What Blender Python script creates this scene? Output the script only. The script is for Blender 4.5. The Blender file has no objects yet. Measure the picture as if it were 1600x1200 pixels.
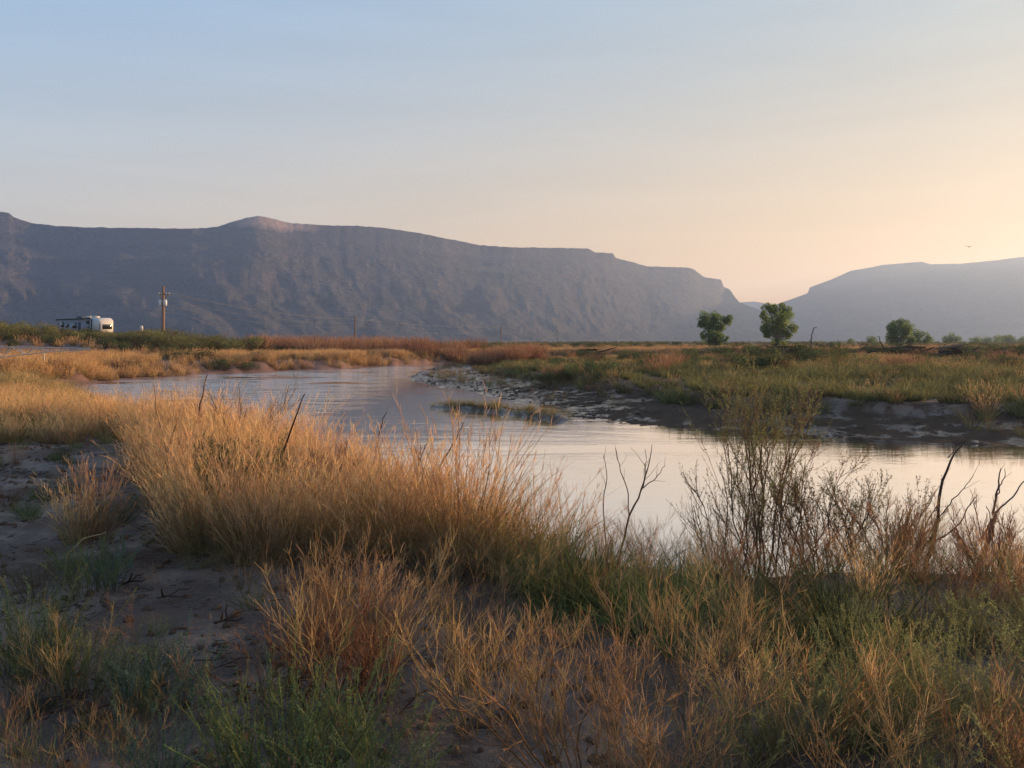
import bpy, math, random
import numpy as np

rng = np.random.default_rng(11)
random.seed(11)
S = bpy.context.scene
COL = S.collection
R = math.radians

# ------------------------------------------------------------------ camera
F, HY, CZ = 1210.0, 533.0, 3.0          # focal length in photo pixels, horizon row, eye height over the river
cam_d = bpy.data.cameras.new('camera')
cam = bpy.data.objects.new('camera', cam_d)
COL.objects.link(cam)
cam.location = (0, 0, CZ)
cam.rotation_euler = (R(90), 0, 0)
cam_d.sensor_width = 36
cam_d.lens = 36 * F / 1600
cam_d.shift_y = -(600 - HY) / 1600
cam_d.clip_start, cam_d.clip_end = 0.05, 30000
S.camera = cam

# ------------------------------------------------------------------ sky, sun, exposure
SUN_AZ, SUN_EL = 63.0, 8.5               # clockwise from +Y
world = bpy.data.worlds.new('World')
S.world = world
world.use_nodes = True
NT = world.node_tree
nn, ll = NT.nodes, NT.links
SKY_STRENGTH = 0.05


def wmath(op, a, b=None, clamp=False):
    n = nn.new('ShaderNodeMath'); n.operation = op; n.use_clamp = clamp
    for i, v in enumerate((a, b)):
        if v is None: continue
        if isinstance(v, (int, float)): n.inputs[i].default_value = v
        else: ll.new(v, n.inputs[i])
    return n.outputs[0]


def wmix(f, a, b, mode='MIX'):
    n = nn.new('ShaderNodeMix'); n.data_type = 'RGBA'; n.blend_type = mode; n.clamp_factor = True
    for i, v in ((0, f), (6, a), (7, b)):
        if isinstance(v, (int, float)): n.inputs[i].default_value = v
        elif isinstance(v, tuple): n.inputs[i].default_value = (*v, 1)
        else: ll.new(v, n.inputs[i])
    return n.outputs[2]


sky = nn.new('ShaderNodeTexSky')
sky.sky_type = 'NISHITA'
sky.sun_disc = False
sky.sun_elevation = R(SUN_EL)
sky.sun_rotation = R(SUN_AZ)
sky.dust_density = 1.0
sky.ozone_density = 3.0
geo = nn.new('ShaderNodeTexCoord')
sep = nn.new('ShaderNodeSeparateXYZ')
ll.new(geo.outputs['Generated'], sep.inputs[0])
sx, sy = math.sin(R(SUN_AZ)), math.cos(R(SUN_AZ))
hl = wmath('SQRT', wmath('ADD', wmath('MULTIPLY', sep.outputs[0], sep.outputs[0]), wmath('MULTIPLY', sep.outputs[1], sep.outputs[1])))
dots = wmath('ADD', wmath('MULTIPLY', sep.outputs[0], sx), wmath('MULTIPLY', sep.outputs[1], sy))
ca = wmath('DIVIDE', dots, wmath('MAXIMUM', hl, 0.02))
sunward = wmath('ADD', wmath('MULTIPLY', ca, 0.5), 0.5, True)
el = wmath('MAXIMUM', sep.outputs[2], 0.0)
hor = wmath('POWER', 2.718, wmath('MULTIPLY', el, -4.0))
high = wmath('MULTIPLY', wmath('SUBTRACT', el, 0.4), 1.6, True)
upper = wmix(sunward, (0.088, 0.348, 0.943), (0.215, 0.450, 0.682))
upper = wmix(high, upper, (0.20, 0.31, 0.52))
lower = wmix(sunward, (0.706, 0.720, 0.624), (1.506, 0.615, 0.040))
grad = wmix(hor, upper, lower)
band = wmath('MULTIPLY', wmath('MULTIPLY', hor, wmath('SUBTRACT', 1.0, hor)), 4.0)
grad = wmix(band, grad, wmix(1.0, grad, (0.03, 0.10, 0.01), 'ADD'))
grad10 = wmix(1.0, grad, (10.0, 10.0, 10.0), 'MULTIPLY')
tint = wmix(1.0, sky.outputs[0], (1.15, 1.0, 1.0), 'MULTIPLY')
cm = nn.new('ShaderNodeMapping'); cm.inputs['Scale'].default_value = (1.2, 1.2, 14.0)
ll.new(geo.outputs['Generated'], cm.inputs[0])
cn = nn.new('ShaderNodeTexNoise'); cn.inputs['Scale'].default_value = 1.6; cn.inputs['Detail'].default_value = 5; cn.inputs['Distortion'].default_value = 0.8
ll.new(cm.outputs[0], cn.inputs[0])
veil = wmath('ADD', wmath('MULTIPLY', wmath('SUBTRACT', cn.outputs[0], 0.45), 0.16), 1.0)     # faint veils of high cloud
vc = nn.new('ShaderNodeCombineColor')
for i_ in range(3): ll.new(veil, vc.inputs[i_])
grad10 = wmix(1.0, grad10, vc.outputs[0], 'MULTIPLY')
blend = wmix(0.985, tint, grad10)
ll.new(blend, nn['Background'].inputs[0])
nn['Background'].inputs[1].default_value = SKY_STRENGTH

sun_d = bpy.data.lights.new('sun', 'SUN')
sun_d.energy = 5.0
sun_d.angle = R(0.6)
sun_d.color = (1.0, 0.64, 0.34)
sun = bpy.data.objects.new('sun', sun_d)
COL.objects.link(sun)
sun.rotation_euler = (R(90 - SUN_EL), 0, R(180 - SUN_AZ))

S.view_settings.view_transform = 'Standard'
S.view_settings.look = 'None'
S.view_settings.exposure = 1.05
S.view_settings.gamma = 1.0
S.view_settings.use_curve_mapping = False
S.render.engine = 'CYCLES'
S.cycles.max_bounces = 6
S.cycles.diffuse_bounces = 3
S.cycles.glossy_bounces = 3
S.cycles.transmission_bounces = 4
S.cycles.volume_bounces = 1
S.cycles.sample_clamp_indirect = 6.0
S.cycles.use_denoising = True


# ------------------------------------------------------------------ helpers: tags, noise, meshes, materials
def tag(o, label=None, cat=None, group=None, kind=None):
    for k, v in (('label', label), ('category', cat), ('group', group), ('kind', kind)):
        if v: o[k] = v
    return o


def empty(name, loc=(0, 0, 0), rz=0.0, parent=None):
    o = bpy.data.objects.new(name, None)
    o.empty_display_size = 0.2
    COL.objects.link(o)
    o.location = loc
    o.rotation_euler = (0, 0, rz)
    o.parent = parent
    return o


def copy_tree(o, parent=None):
    c = o.copy()
    COL.objects.link(c)
    c.parent = parent
    for ch in list(o.children): copy_tree(ch, c)
    return c


def _hash(ix, iy, seed):
    h = (ix.astype(np.int64) * 374761393 + iy.astype(np.int64) * 668265263 + seed * 1442695041) & 0x7fffffff
    h = ((h ^ (h >> 13)) * 1274126177) & 0x7fffffff
    h = (h ^ (h >> 16)) & 0xffff
    return h / 65535.0


def vnoise(x, y, seed=0):
    ix, iy = np.floor(x), np.floor(y)
    fx, fy = x - ix, y - iy
    fx, fy = fx * fx * (3 - 2 * fx), fy * fy * (3 - 2 * fy)
    a, b = _hash(ix, iy, seed), _hash(ix + 1, iy, seed)
    c, d = _hash(ix, iy + 1, seed), _hash(ix + 1, iy + 1, seed)
    return (a * (1 - fx) + b * fx) * (1 - fy) + (c * (1 - fx) + d * fx) * fy - 0.5


def fbm(x, y, seed=0, oct=4, gain=0.5):
    x, y = np.asarray(x, float), np.asarray(y, float)
    out, a = 0, 1.0
    for i in range(oct):
        out = out + a * vnoise(x * 2 ** i + 17.3 * i, y * 2 ** i - 9.1 * i, seed + i)
        a *= gain
    return out


def sstep(t):
    t = np.clip(t, 0, 1)
    return t * t * (3 - 2 * t)


def mesh_np(name, V, Q, mat=None, C=None, smooth=False):
    """one mesh from an array of vertices, quads (or tris) and a colour per vertex"""
    me = bpy.data.meshes.new(name)
    V = np.asarray(V, np.float32); Q = np.asarray(Q, np.int32)
    k = Q.shape[1]
    me.vertices.add(len(V)); me.vertices.foreach_set('co', V.ravel())
    me.loops.add(Q.size); me.loops.foreach_set('vertex_index', Q.ravel())
    me.polygons.add(len(Q))
    me.polygons.foreach_set('loop_start', np.arange(0, Q.size, k, dtype=np.int32))
    me.polygons.foreach_set('loop_total', np.full(len(Q), k, np.int32))
    if smooth: me.polygons.foreach_set('use_smooth', np.ones(len(Q), bool))
    me.update(calc_edges=True)
    if C is not None:
        at = me.attributes.new('col', 'FLOAT_COLOR', 'POINT')
        c4 = np.ones((len(V), 4), np.float32); c4[:, :3] = C
        at.data.foreach_set('color', c4.ravel())
    if mat: me.materials.append(mat)
    return me


def obj(name, me, parent=None, loc=None, link=True):
    o = bpy.data.objects.new(name, me)
    if link: COL.objects.link(o)
    if parent: o.parent = parent
    if loc is not None: o.location = loc
    return o


class PB:
    """collects tubes, ribbons, leaves and boxes, then builds ONE mesh"""
    def __init__(s): s.V, s.Q, s.C, s.n = [], [], [], 0

    def put(s, V, Q, C):
        V = V.reshape(-1, 3)
        s.V.append(V); s.Q.append(Q.reshape(-1, 4) + s.n)
        C = np.broadcast_to(np.asarray(C, float), V.shape) if np.ndim(C) == 1 else C.reshape(-1, 3)
        s.C.append(C); s.n += len(V)

    def tubes(s, P, Rd, C, k=3):
        Sn, n, _ = P.shape
        Rd = np.broadcast_to(Rd, (Sn, n))
        T = np.gradient(P, axis=1)
        T /= np.linalg.norm(T, axis=2, keepdims=True) + 1e-9
        ref = np.where(np.abs(T[:, :1, 2:3]) > 0.8, np.array([1.0, 0, 0]), np.array([0, 0, 1.0]))
        A = np.cross(T, np.broadcast_to(ref, T.shape)); A /= np.linalg.norm(A, axis=2, keepdims=True) + 1e-9
        B = np.cross(T, A)
        th = np.arange(k) * 2 * np.pi / k
        V = P[:, :, None, :] + Rd[:, :, None, None] * (A[:, :, None, :] * np.cos(th)[None, None, :, None] + B[:, :, None, :] * np.sin(th)[None, None, :, None])
        idx = np.arange(Sn * n * k).reshape(Sn, n, k)
        a, b = idx[:, :-1], idx[:, 1:]
        Q = np.stack([a, np.roll(a, -1, 2), np.roll(b, -1, 2), b], -1)
        C = np.asarray(C, float)
        if C.ndim == 1: C = np.broadcast_to(C, (Sn, n, 3))
        elif C.ndim == 2: C = np.broadcast_to(C[:, None, :], (Sn, n, 3))
        Cv = np.broadcast_to(C[:, :, None, :], (Sn, n, k, 3))
        s.put(V, Q, np.ascontiguousarray(Cv))

    def ribbons(s, P, W, C, az=None):
        Sn, n, _ = P.shape
        if az is None: az = rng.uniform(0, 2 * np.pi, Sn)
        sd = np.stack([np.cos(az), np.sin(az), np.zeros(Sn)], -1)[:, None, :]
        W = np.broadcast_to(W, (Sn, n))[:, :, None]
        V = np.stack([P - sd * W * .5, P + sd * W * .5], 2)
        idx = np.arange(Sn * n * 2).reshape(Sn, n, 2)
        Q = np.stack([idx[:, :-1, 0], idx[:, :-1, 1], idx[:, 1:, 1], idx[:, 1:, 0]], -1)
        C = np.asarray(C, float)
        if C.ndim == 1: C = np.broadcast_to(C, (Sn, n, 3))
        elif C.ndim == 2: C = np.broadcast_to(C[:, None, :], (Sn, n, 3))
        s.put(V, Q, np.ascontiguousarray(np.broadcast_to(C[:, :, None, :], (Sn, n, 2, 3))))

    def leaves(s, P, D, L, W, C):
        N = len(P)
        D = D / (np.linalg.norm(D, axis=1, keepdims=True) + 1e-9)
        rv = rng.normal(size=(N, 3))
        sd = np.cross(D, rv); sd /= np.linalg.norm(sd, axis=1, keepdims=True) + 1e-9
        L = np.broadcast_to(L, (N,))[:, None]; W = np.broadcast_to(W, (N,))[:, None]
        V = np.stack([P, P + D * L * .45 + sd * W * .5, P + D * L, P + D * L * .45 - sd * W * .5], 1)
        C = np.asarray(C, float)
        C = np.broadcast_to(C, (N, 3))
        s.put(V, np.arange(N * 4).reshape(N, 4), np.ascontiguousarray(np.broadcast_to(C[:, None, :], (N, 4, 3))))

    def box(s, c, d, rz=0.0, col=(1, 1, 1), ry=0.0):
        x, y, z = np.array(d) / 2
        v = np.array([[-x, -y, -z], [x, -y, -z], [x, y, -z], [-x, y, -z], [-x, -y, z], [x, -y, z], [x, y, z], [-x, y, z]])
        cy, sy_ = math.cos(ry), math.sin(ry)
        v = v @ np.array([[cy, 0, -sy_], [0, 1, 0], [sy_, 0, cy]])
        cz, sz = math.cos(rz), math.sin(rz)
        v = v @ np.array([[cz, sz, 0], [-sz, cz, 0], [0, 0, 1]]) + np.array(c)
        s.put(v, np.array([[0, 3, 2, 1], [4, 5, 6, 7], [0, 1, 5, 4], [1, 2, 6, 5], [2, 3, 7, 6], [3, 0, 4, 7]]), np.array(col, float))

    def bar(s, a, b, r, col=(1, 1, 1), k=6):
        P = np.array([[a, b]], float)
        s.tubes(P, np.full((1, 2), r), np.array(col, float), k)

    def mesh(s, name, mat, smooth=False):
        return mesh_np(name, np.concatenate(s.V), np.concatenate(s.Q), mat, np.concatenate(s.C), smooth)

    def build(s, name, mat, parent=None, smooth=False, link=True):
        return obj(name, s.mesh(name, mat, smooth), parent, link=link)


class MT:
    """small node-material writer"""
    def __init__(s, name):
        s.m = bpy.data.materials.new(name); s.m.use_nodes = True
        s.t = s.m.node_tree; s.n = s.t.nodes; s.l = s.t.links
        s.n.clear()
        s.out = s.n.new('ShaderNodeOutputMaterial')

    def _in(s, sock, v):
        if v is None: return
        if isinstance(v, (int, float)): sock.default_value = v
        elif isinstance(v, tuple): sock.default_value = (*v, 1) if (len(v) == 3 and sock.type == 'RGBA') else v
        else: s.l.new(v, sock)

    def math(s, op, a, b=None, clamp=False):
        n = s.n.new('ShaderNodeMath'); n.operation = op; n.use_clamp = clamp
        s._in(n.inputs[0], a); s._in(n.inputs[1], b)
        return n.outputs[0]

    def mix(s, f, a, b, mode='MIX'):
        n = s.n.new('ShaderNodeMix'); n.data_type = 'RGBA'; n.blend_type = mode
        s._in(n.inputs[0], f); s._in(n.inputs[6], a); s._in(n.inputs[7], b)
        return n.outputs[2]

    def ramp(s, f, stops):
        n = s.n.new('ShaderNodeValToRGB')
        e = n.color_ramp.elements
        while len(e) < len(stops): e.new(0.5)
        for i, (p, c) in enumerate(stops):
            e[i].position = p
            e[i].color = (*c, 1) if isinstance(c, tuple) else (c, c, c, 1)
        s._in(n.inputs[0], f)
        return n.outputs[0]

    def coord(s, scale=(1, 1, 1), kind='Object'):
        c = s.n.new('ShaderNodeTexCoord'); m = s.n.new('ShaderNodeMapping')
        m.inputs['Scale'].default_value = scale
        s.l.new(c.outputs[kind], m.inputs[0])
        return m.outputs[0]

    def noise(s, scale, vec=None, detail=4, rough=0.55, dist=0.0):
        n = s.n.new('ShaderNodeTexNoise')
        n.inputs['Scale'].default_value = scale; n.inputs['Detail'].default_value = detail
        n.inputs['Roughness'].default_value = rough; n.inputs['Distortion'].default_value = dist
        if vec is not None: s.l.new(vec, n.inputs['Vector'])
        return n.outputs[0]

    def attr(s, name):
        n = s.n.new('ShaderNodeAttribute'); n.attribute_name = name
        return n.outputs['Color']

    def bump(s, h, strength=0.5, dist=0.1, normal=None):
        n = s.n.new('ShaderNodeBump')
        n.inputs['Strength'].default_value = strength; n.inputs['Distance'].default_value = dist
        s._in(n.inputs['Height'], h)
        if normal is not None: s.l.new(normal, n.inputs['Normal'])
        return n.outputs[0]

    def pos(s):
        g = s.n.new('ShaderNodeNewGeometry'); p = s.n.new('ShaderNodeSeparateXYZ')
        s.l.new(g.outputs['Position'], p.inputs[0])
        return p.outputs

    def principled(s, col, rough=0.8, normal=None, metal=0.0, spec=0.5):
        b = s.n.new('ShaderNodeBsdfPrincipled')
        s._in(b.inputs['Base Color'], col); s._in(b.inputs['Roughness'], rough)
        s._in(b.inputs['Metallic'], metal); s._in(b.inputs['Specular IOR Level'], spec)
        if normal is not None: s.l.new(normal, b.inputs['Normal'])
        s.l.new(b.outputs[0], s.out.inputs[0])
        return s.m


def plain(name, col, rough=0.6, metal=0.0, spec=0.4, var=0.12, scale=6.0):
    t = MT(name)
    f = t.noise(scale, t.coord(), 5)
    c = t.mix(f, tuple(x * (1 - var) for x in col), tuple(min(1, x * (1 + var)) for x in col))
    return t.principled(c, t.math('ADD', t.math('MULTIPLY', f, 0.15), rough - 0.07), None, metal, spec)


def plant_mat(name, transl=0.35, var=0.25):
    """colour from the plant's own 'col' attribute, varied a little from plant to plant, partly translucent"""
    t = MT(name)
    c = t.attr('col')
    oi = t.n.new('ShaderNodeObjectInfo')
    h = t.n.new('ShaderNodeHueSaturation')
    h.inputs['Saturation'].default_value = 1.0
    t._in(h.inputs['Hue'], t.math('ADD', t.math('MULTIPLY', oi.outputs['Random'], 0.024), 0.488))
    t._in(h.inputs['Value'], t.math('ADD', t.math('MULTIPLY', oi.outputs['Random'], 2 * var), 1 - var))
    t.l.new(c, h.inputs['Color'])
    d = t.n.new('ShaderNodeBsdfDiffuse'); tr = t.n.new('ShaderNodeBsdfTranslucent')
    t.l.new(h.outputs[0], d.inputs[0]); t.l.new(h.outputs[0], tr.inputs[0])
    mx = t.n.new('ShaderNodeMixShader'); mx.inputs[0].default_value = transl
    t.l.new(d.outputs[0], mx.inputs[1]); t.l.new(tr.outputs[0], mx.inputs[2])
    t.l.new(mx.outputs[0], t.out.inputs[0])
    return t.m


M_GRASS = plant_mat('dry_grass_blades', 0.35)
M_LEAF = plant_mat('leaf_green', 0.40)
M_WOOD = plant_mat('woody_stems', 0.05, 0.15)
M_TREE = plant_mat('tree_leaves', 0.55, 0.10)


# ------------------------------------------------------------------ the river's outline and the height of the land
def on_water(px, py): Y = CZ * F / (py - HY); return ((px - 800) / F * Y, Y)
def at(px, Y): return ((px - 800) / F * Y, Y)
def near(px, py, z=1.2): Y = (CZ - z) * F / (py - HY); return ((px - 800) / F * Y, Y)


SHORE_N = [(60, -25), (22, 1), (12, 5.6)] + [at(*p) for p in ((1600, 7.7), (1450, 7.9), (1300, 8.1), (1150, 8.0), (1000, 8.4), (900, 8.8), (800, 9.5), (700, 10.6), (600, 12.0), (500, 13.4), (430, 14.8), (350, 17), (270, 20.5), (190, 27), (120, 34), (70, 41))] + [on_water(55, 607)]
SHORE_L = [on_water(*p) for p in ((55, 607), (100, 602), (150, 599), (200, 593), (280, 588), (340, 583), (400, 581), (500, 578), (590, 573), (690, 567.5))] + [(8, 122), (60, 140), (160, 150)]
SHORE_R = [(160, 132), (60, 122), (12, 108)] + [on_water(*p) for p in ((705, 570.5), (680, 575), (655, 582), (640, 590), (650, 596), (685, 604), (740, 612), (800, 626), (860, 640), (900, 655), (1000, 665), (1100, 672), (1200, 676), (1290, 681), (1400, 689), (1500, 693), (1600, 698))] + [(22, 20.5), (40, 18), (90, 12)]


def dist_poly(x, y, pts):
    d = np.full(x.shape, 1e9)
    for (ax, ay), (bx, by) in zip(pts[:-1], pts[1:]):
        vx, vy = bx - ax, by - ay
        t = np.clip(((x - ax) * vx + (y - ay) * vy) / (vx * vx + vy * vy), 0, 1)
        d = np.minimum(d, np.hypot(x - ax - t * vx, y - ay - t * vy))
    return d


RIVER = SHORE_N + SHORE_L[1:] + SHORE_R
def in_river(x, y):
    inside = np.zeros(x.shape, bool)
    P = RIVER
    for (ax, ay), (bx, by) in zip(P, P[1:] + P[:1]):
        if ay == by: continue
        c = ((ay > y) != (by > y)) & (x < (bx - ax) * (y - ay) / (by - ay) + ax)
        inside ^= c
    return inside


BAR = [on_water(690, 636), on_water(760, 641), on_water(830, 648), on_water(875, 655)]


def mud_width(x): return 2.0 + 4.8 * sstep((x + 9) / 8) - 2.6 * sstep((x - 3) / 6)


def height(x, y, detail=True):
    x, y = np.asarray(x, float), np.asarray(y, float)
    dn, dl, dr = (dist_poly(x, y, s) for s in (SHORE_N, SHORE_L, SHORE_R))
    wob = 0.35 * fbm(x * 0.7, y * 0.7, 3, 3)
    d = np.minimum(np.minimum(dn, dl), dr)
    zn = 1.2 * sstep((dn + wob) / 2.3) + 0.05 * fbm(x * .5, y * .5, 5, 3)
    u = 800 + F * x / np.maximum(y, 1)
    left = sstep((430 - u) / 260)
    zl = 0.95 * sstep((dl - .4 + 3.2 * wob + 2.4 * fbm(x * .16, y * .16, 19, 2)) / 2.2) + 0.35 * sstep((dl - 3) / 20) + left * 2.7 * sstep((dl - 4) / 40) + 0.2 * fbm(x * .12, y * .12, 6, 3)
    mudw = mud_width(x)
    zr = 0.31 * sstep((dr + wob) / mudw) + 0.45 * sstep((dr - mudw + 3 * wob) / 1.3) + 0.65 * sstep((dr - mudw) / 30) + 0.25 * fbm(x * .1, y * .1, 8, 3) * sstep(dr / 20)
    wn, wl, wr = (1 / (q + .4) ** 6 for q in (dn, dl, dr))
    z = (zn * wn + zl * wl + zr * wr) / (wn + wl + wr)
    far = sstep((y - 180) / 250)
    z = z * (1 - far) + far * (1.4 + 1.6 * fbm(x * .004, y * .004, 9, 3))
    if detail:
        k = np.exp(-np.maximum(y, 0) / 25)
        z = z + 0.05 * fbm(x * 1.6, y * 1.6, 12, 4) * (0.3 + k) + 0.03 * fbm(x * 9, y * 9, 15, 3) * k + 0.05 * fbm(x * 3.6, y * 3.6, 17, 3) * k
        mud = (wr > wn) * (wr > wl) * (1 - sstep((dr - mudw + .5) / 1.5))
        lump = np.abs(fbm(x * 1.1, y * 1.1, 21, 4)) - 0.18 + 0.4 * fbm(x * .25, y * .3, 27, 2)
        z = z + mud * 0.16 * lump
    bed = -0.7 * sstep(d / 2.0) - 0.02
    w = in_river(x, y)
    z = np.where(w, bed, z + 0.02)
    db = dist_poly(x, y, BAR)
    bar = (0.62 * (1 - sstep(db / 1.5)) - 0.40) * 0.9 + 0.12 * fbm(x * 1.3, y * 1.3, 31, 3)
    z = np.where(w, np.maximum(z, np.where(db < 2.2, bar, -1)), z)
    return z


# ground: one sheet, fine near the camera, reaching the foot of the mesas and beyond
v = 5.0 * np.exp(np.linspace(math.log(0.34), math.log(1330.0), 780))   # distance behind a point 5 m back
u = np.linspace(-1.3, 1.3, 520); u = u * (0.45 + 0.55 * np.abs(u) / 1.3)
u = np.concatenate([[-3.0, -2.0], u, [2.0, 3.0]])
VV, UU = np.meshgrid(v, u, indexing='ij')
GX, GY = np.clip(UU * VV, -7300, 7300), VV - 5.0
GZ = height(GX, GY)
idx = np.arange(GX.size).reshape(GX.shape)
GQ = np.stack([idx[:-1, :-1], idx[:-1, 1:], idx[1:, 1:], idx[1:, :-1]], -1).reshape(-1, 4)

t = MT('river_mud')
P3 = t.pos()
co = t.coord()
n1 = t.noise(0.9, co, 6, 0.6); n2 = t.noise(6.0, co, 6, 0.65); n3 = t.noise(0.25, co, 4); n4 = t.noise(28.0, co, 4, 0.6)
silt = t.ramp(t.math('ADD', t.math('MULTIPLY', n1, 0.75), t.math('MULTIPLY', n2, 0.3)), [(0.50, 0.0), (0.60, 1.0)])
dry = t.mix(silt, (0.095, 0.056, 0.036), (0.250, 0.165, 0.112))
dry = t.mix(t.math('MULTIPLY', n2, 0.6), dry, (0.062, 0.038, 0.026))
specks = t.ramp(n4, [(0.60, 0.0), (0.68, 1.0)])
dry = t.mix(t.math('MULTIPLY', specks, 0.75), dry, (0.030, 0.020, 0.015))
redf = t.ramp(t.math('DIVIDE', P3[1], 100.0), [(0.30, 0.0), (0.45, 1.0)])
dry = t.mix(redf, dry, t.mix(n2, (0.215, 0.11, 0.074), (0.11, 0.060, 0.044)))
plain_f = t.ramp(t.math('DIVIDE', P3[1], 400.0), [(0.26, 0.0), (0.36, 1.0)])
dry = t.mix(plain_f, dry, t.mix(t.noise(0.05, co, 5), (0.10, 0.085, 0.050), (0.055, 0.060, 0.034)))
wet = t.ramp(t.math('ADD', P3[2], t.math('MULTIPLY', t.math('SUBTRACT', n2, 0.5), 0.35)), [(0.30, 1.0), (0.62, 0.0)])
xr = t.ramp(t.math('ADD', t.math('DIVIDE', P3[0], 40.0), 0.5), [(0.22, 0.0), (0.32, 1.0)])
wet = t.math('MULTIPLY', wet, xr)
col = t.mix(wet, dry, t.mix(n1, (0.050, 0.029, 0.017), (0.120, 0.074, 0.046)))
wetx = t.ramp(t.math('ADD', t.math('DIVIDE', P3[0], 30.0), 0.5), [(0.26, 0.20), (0.64, 0.02)])
film = t.ramp(t.math('ADD', t.math('ADD', t.math('MULTIPLY', n1, 0.6), t.math('MULTIPLY', n3, 0.5)), wetx), [(0.585, 0.97), (0.625, 0.10)])
rough = t.mix(wet, t.ramp(n1, [(0.40, 0.9), (0.70, 0.60)]), film)
h = t.math('ADD', t.math('MULTIPLY', n2, 0.5), t.math('MULTIPLY', n4, 0.35))
t.principled(col, rough, t.bump(h, 0.8, 0.08), 0.0, t.math('ADD', t.math('MULTIPLY', t.math('SUBTRACT', 1.0, film), 0.45), 0.1))
M_MUD = t.m
me = mesh_np('ground', np.stack([GX, GY, GZ], -1).reshape(-1, 3), GQ, M_MUD, smooth=True)
ground = tag(obj('ground', me), 'muddy river flats and valley floor running back to the mesas', 'ground', kind='structure')

# the river: one sheet a little above its bed
t = MT('river_water')
P3 = t.pos()
rip = t.noise(1.0, t.coord((0.55, 2.6, 1)), 5, 0.62, 0.6)
fine = t.noise(1.0, t.coord((2.2, 8.0, 1)), 4, 0.6, 0.4)
patch = t.noise(1.0, t.coord((0.05, 0.09, 1)), 3, 0.5, 0.8)
streak = t.noise(1.0, t.coord((0.13, 0.42, 1)), 5, 0.62, 1.2)
far_f = t.ramp(t.math('DIVIDE', P3[1], 60.0), [(0.24, 0.0), (0.40, 1.0)])
side = t.ramp(t.math('ADD', t.math('ADD', t.math('DIVIDE', P3[0], 40.0), 0.5), t.math('MULTIPLY', t.math('SUBTRACT', streak, 0.5), 0.35)), [(0.22, 1.0), (0.34, 0.05)])
ruffle = t.ramp(streak, [(0.42, 0.05), (0.58, 1.0)])
amp_far = t.math('MULTIPLY', ruffle, side)
amp = t.math('ADD', t.math('MULTIPLY', far_f, amp_far), t.math('MULTIPLY', t.math('ADD', t.math('MULTIPLY', ruffle, 0.05), 0.025), t.math('SUBTRACT', 1.0, t.math('MULTIPLY', far_f, 0.75))))
hgt = t.math('MULTIPLY', t.math('ADD', rip, t.math('MULTIPLY', fine, 0.35)), amp)
nrm = t.bump(hgt, 0.42, 0.16)
df = t.n.new('ShaderNodeBsdfDiffuse'); t._in(df.inputs[0], t.mix(patch, (0.26, 0.20, 0.155), (0.21, 0.165, 0.135)))
gl = t.n.new('ShaderNodeBsdfGlossy'); gl.inputs['Roughness'].default_value = 0.045; gl.inputs['Color'].default_value = (0.98, 0.96, 0.94, 1)
t.l.new(nrm, gl.inputs['Normal']); t.l.new(nrm, df.inputs['Normal'])
lw = t.n.new('ShaderNodeLayerWeight'); lw.inputs[0].default_value = 0.5
mx = t.n.new('ShaderNodeMixShader')
t._in(mx.inputs[0], t.ramp(lw.outputs['Facing'], [(0.0, 0.08), (0.55, 0.55), (0.78, 0.94), (1.0, 1.0)]))
t.l.new(df.outputs[0], mx.inputs[1]); t.l.new(gl.outputs[0], mx.inputs[2]); t.l.new(mx.outputs[0], t.out.inputs[0])
M_WATER = t.m
wv = np.linspace(-28, 175, 120); wu = np.linspace(-60, 175, 120)
WY, WX = np.meshgrid(wv, wu, indexing='ij')
ix = np.arange(WX.size).reshape(WX.shape)
me = mesh_np('river', np.stack([WX, WY, np.zeros_like(WX)], -1).reshape(-1, 3), np.stack([ix[:-1, :-1], ix[:-1, 1:], ix[1:, 1:], ix[1:, :-1]], -1).reshape(-1, 4), M_WATER, smooth=True)
tag(obj('river', me), 'calm muddy river bending between grassy banks and reflecting the pale sky', 'river', kind='structure')


# ------------------------------------------------------------------ mesas
def mesa_mat(name, lo, hi, pale, green):
    t = MT(name)
    P = t.pos()
    g = t.n.new('ShaderNodeNewGeometry')
    sp = t.n.new('ShaderNodeSeparateXYZ'); t.l.new(g.outputs['True Normal'], sp.inputs[0])
    big = t.noise(0.010, t.coord((1, 1, 1)), 7, 0.6)
    fine = t.noise(0.045, t.coord((1, 1, 0.6)), 7, 0.68)
    dots = t.noise(0.11, t.coord((1, 1, 1)), 3, 0.6)
    strata = t.noise(1.0, t.coord((0.0014, 0.0014, 0.035)), 4, 0.6, 0.5)
    rock = t.mix(t.ramp(strata, [(0.36, 0.0), (0.64, 1.0)]), lo, hi)
    rock = t.mix(t.ramp(t.math('ADD', t.math('MULTIPLY', big, 0.6), t.math('MULTIPLY', fine, 0.4)), [(0.50, 0.0), (0.62, 0.75)]), rock, pale)
    steep = t.ramp(sp.outputs[2], [(0.25, 0.0), (0.70, 1.0)])
    scrub = t.math('MULTIPLY', t.ramp(dots, [(0.44, 1.0), (0.54, 0.15)]), t.math('ADD', t.math('MULTIPLY', steep, 0.7), 0.3), True)
    c = t.mix(scrub, rock, green)
    knob = t.math('MULTIPLY', t.ramp(t.math('ABSOLUTE', t.math('DIVIDE', t.math('ADD', P[0], 745.0), 400.0)), [(0.18, 1.0), (0.34, 0.0)]), t.ramp(t.math('ADD', t.math('DIVIDE', P[2], 500.0), t.math('MULTIPLY', t.math('SUBTRACT', fine, 0.5), 0.12)), [(0.69, 0.0), (0.73, 1.0)]))
    c = t.mix(t.math('MULTIPLY', knob, 0.7), c, (0.30, 0.215, 0.185))
    return t.principled(c, 0.95, t.bump(t.math('ADD', t.math('MULTIPLY', big, 2.0), fine), 0.6, 14.0), 0.0, 0.1)


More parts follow.
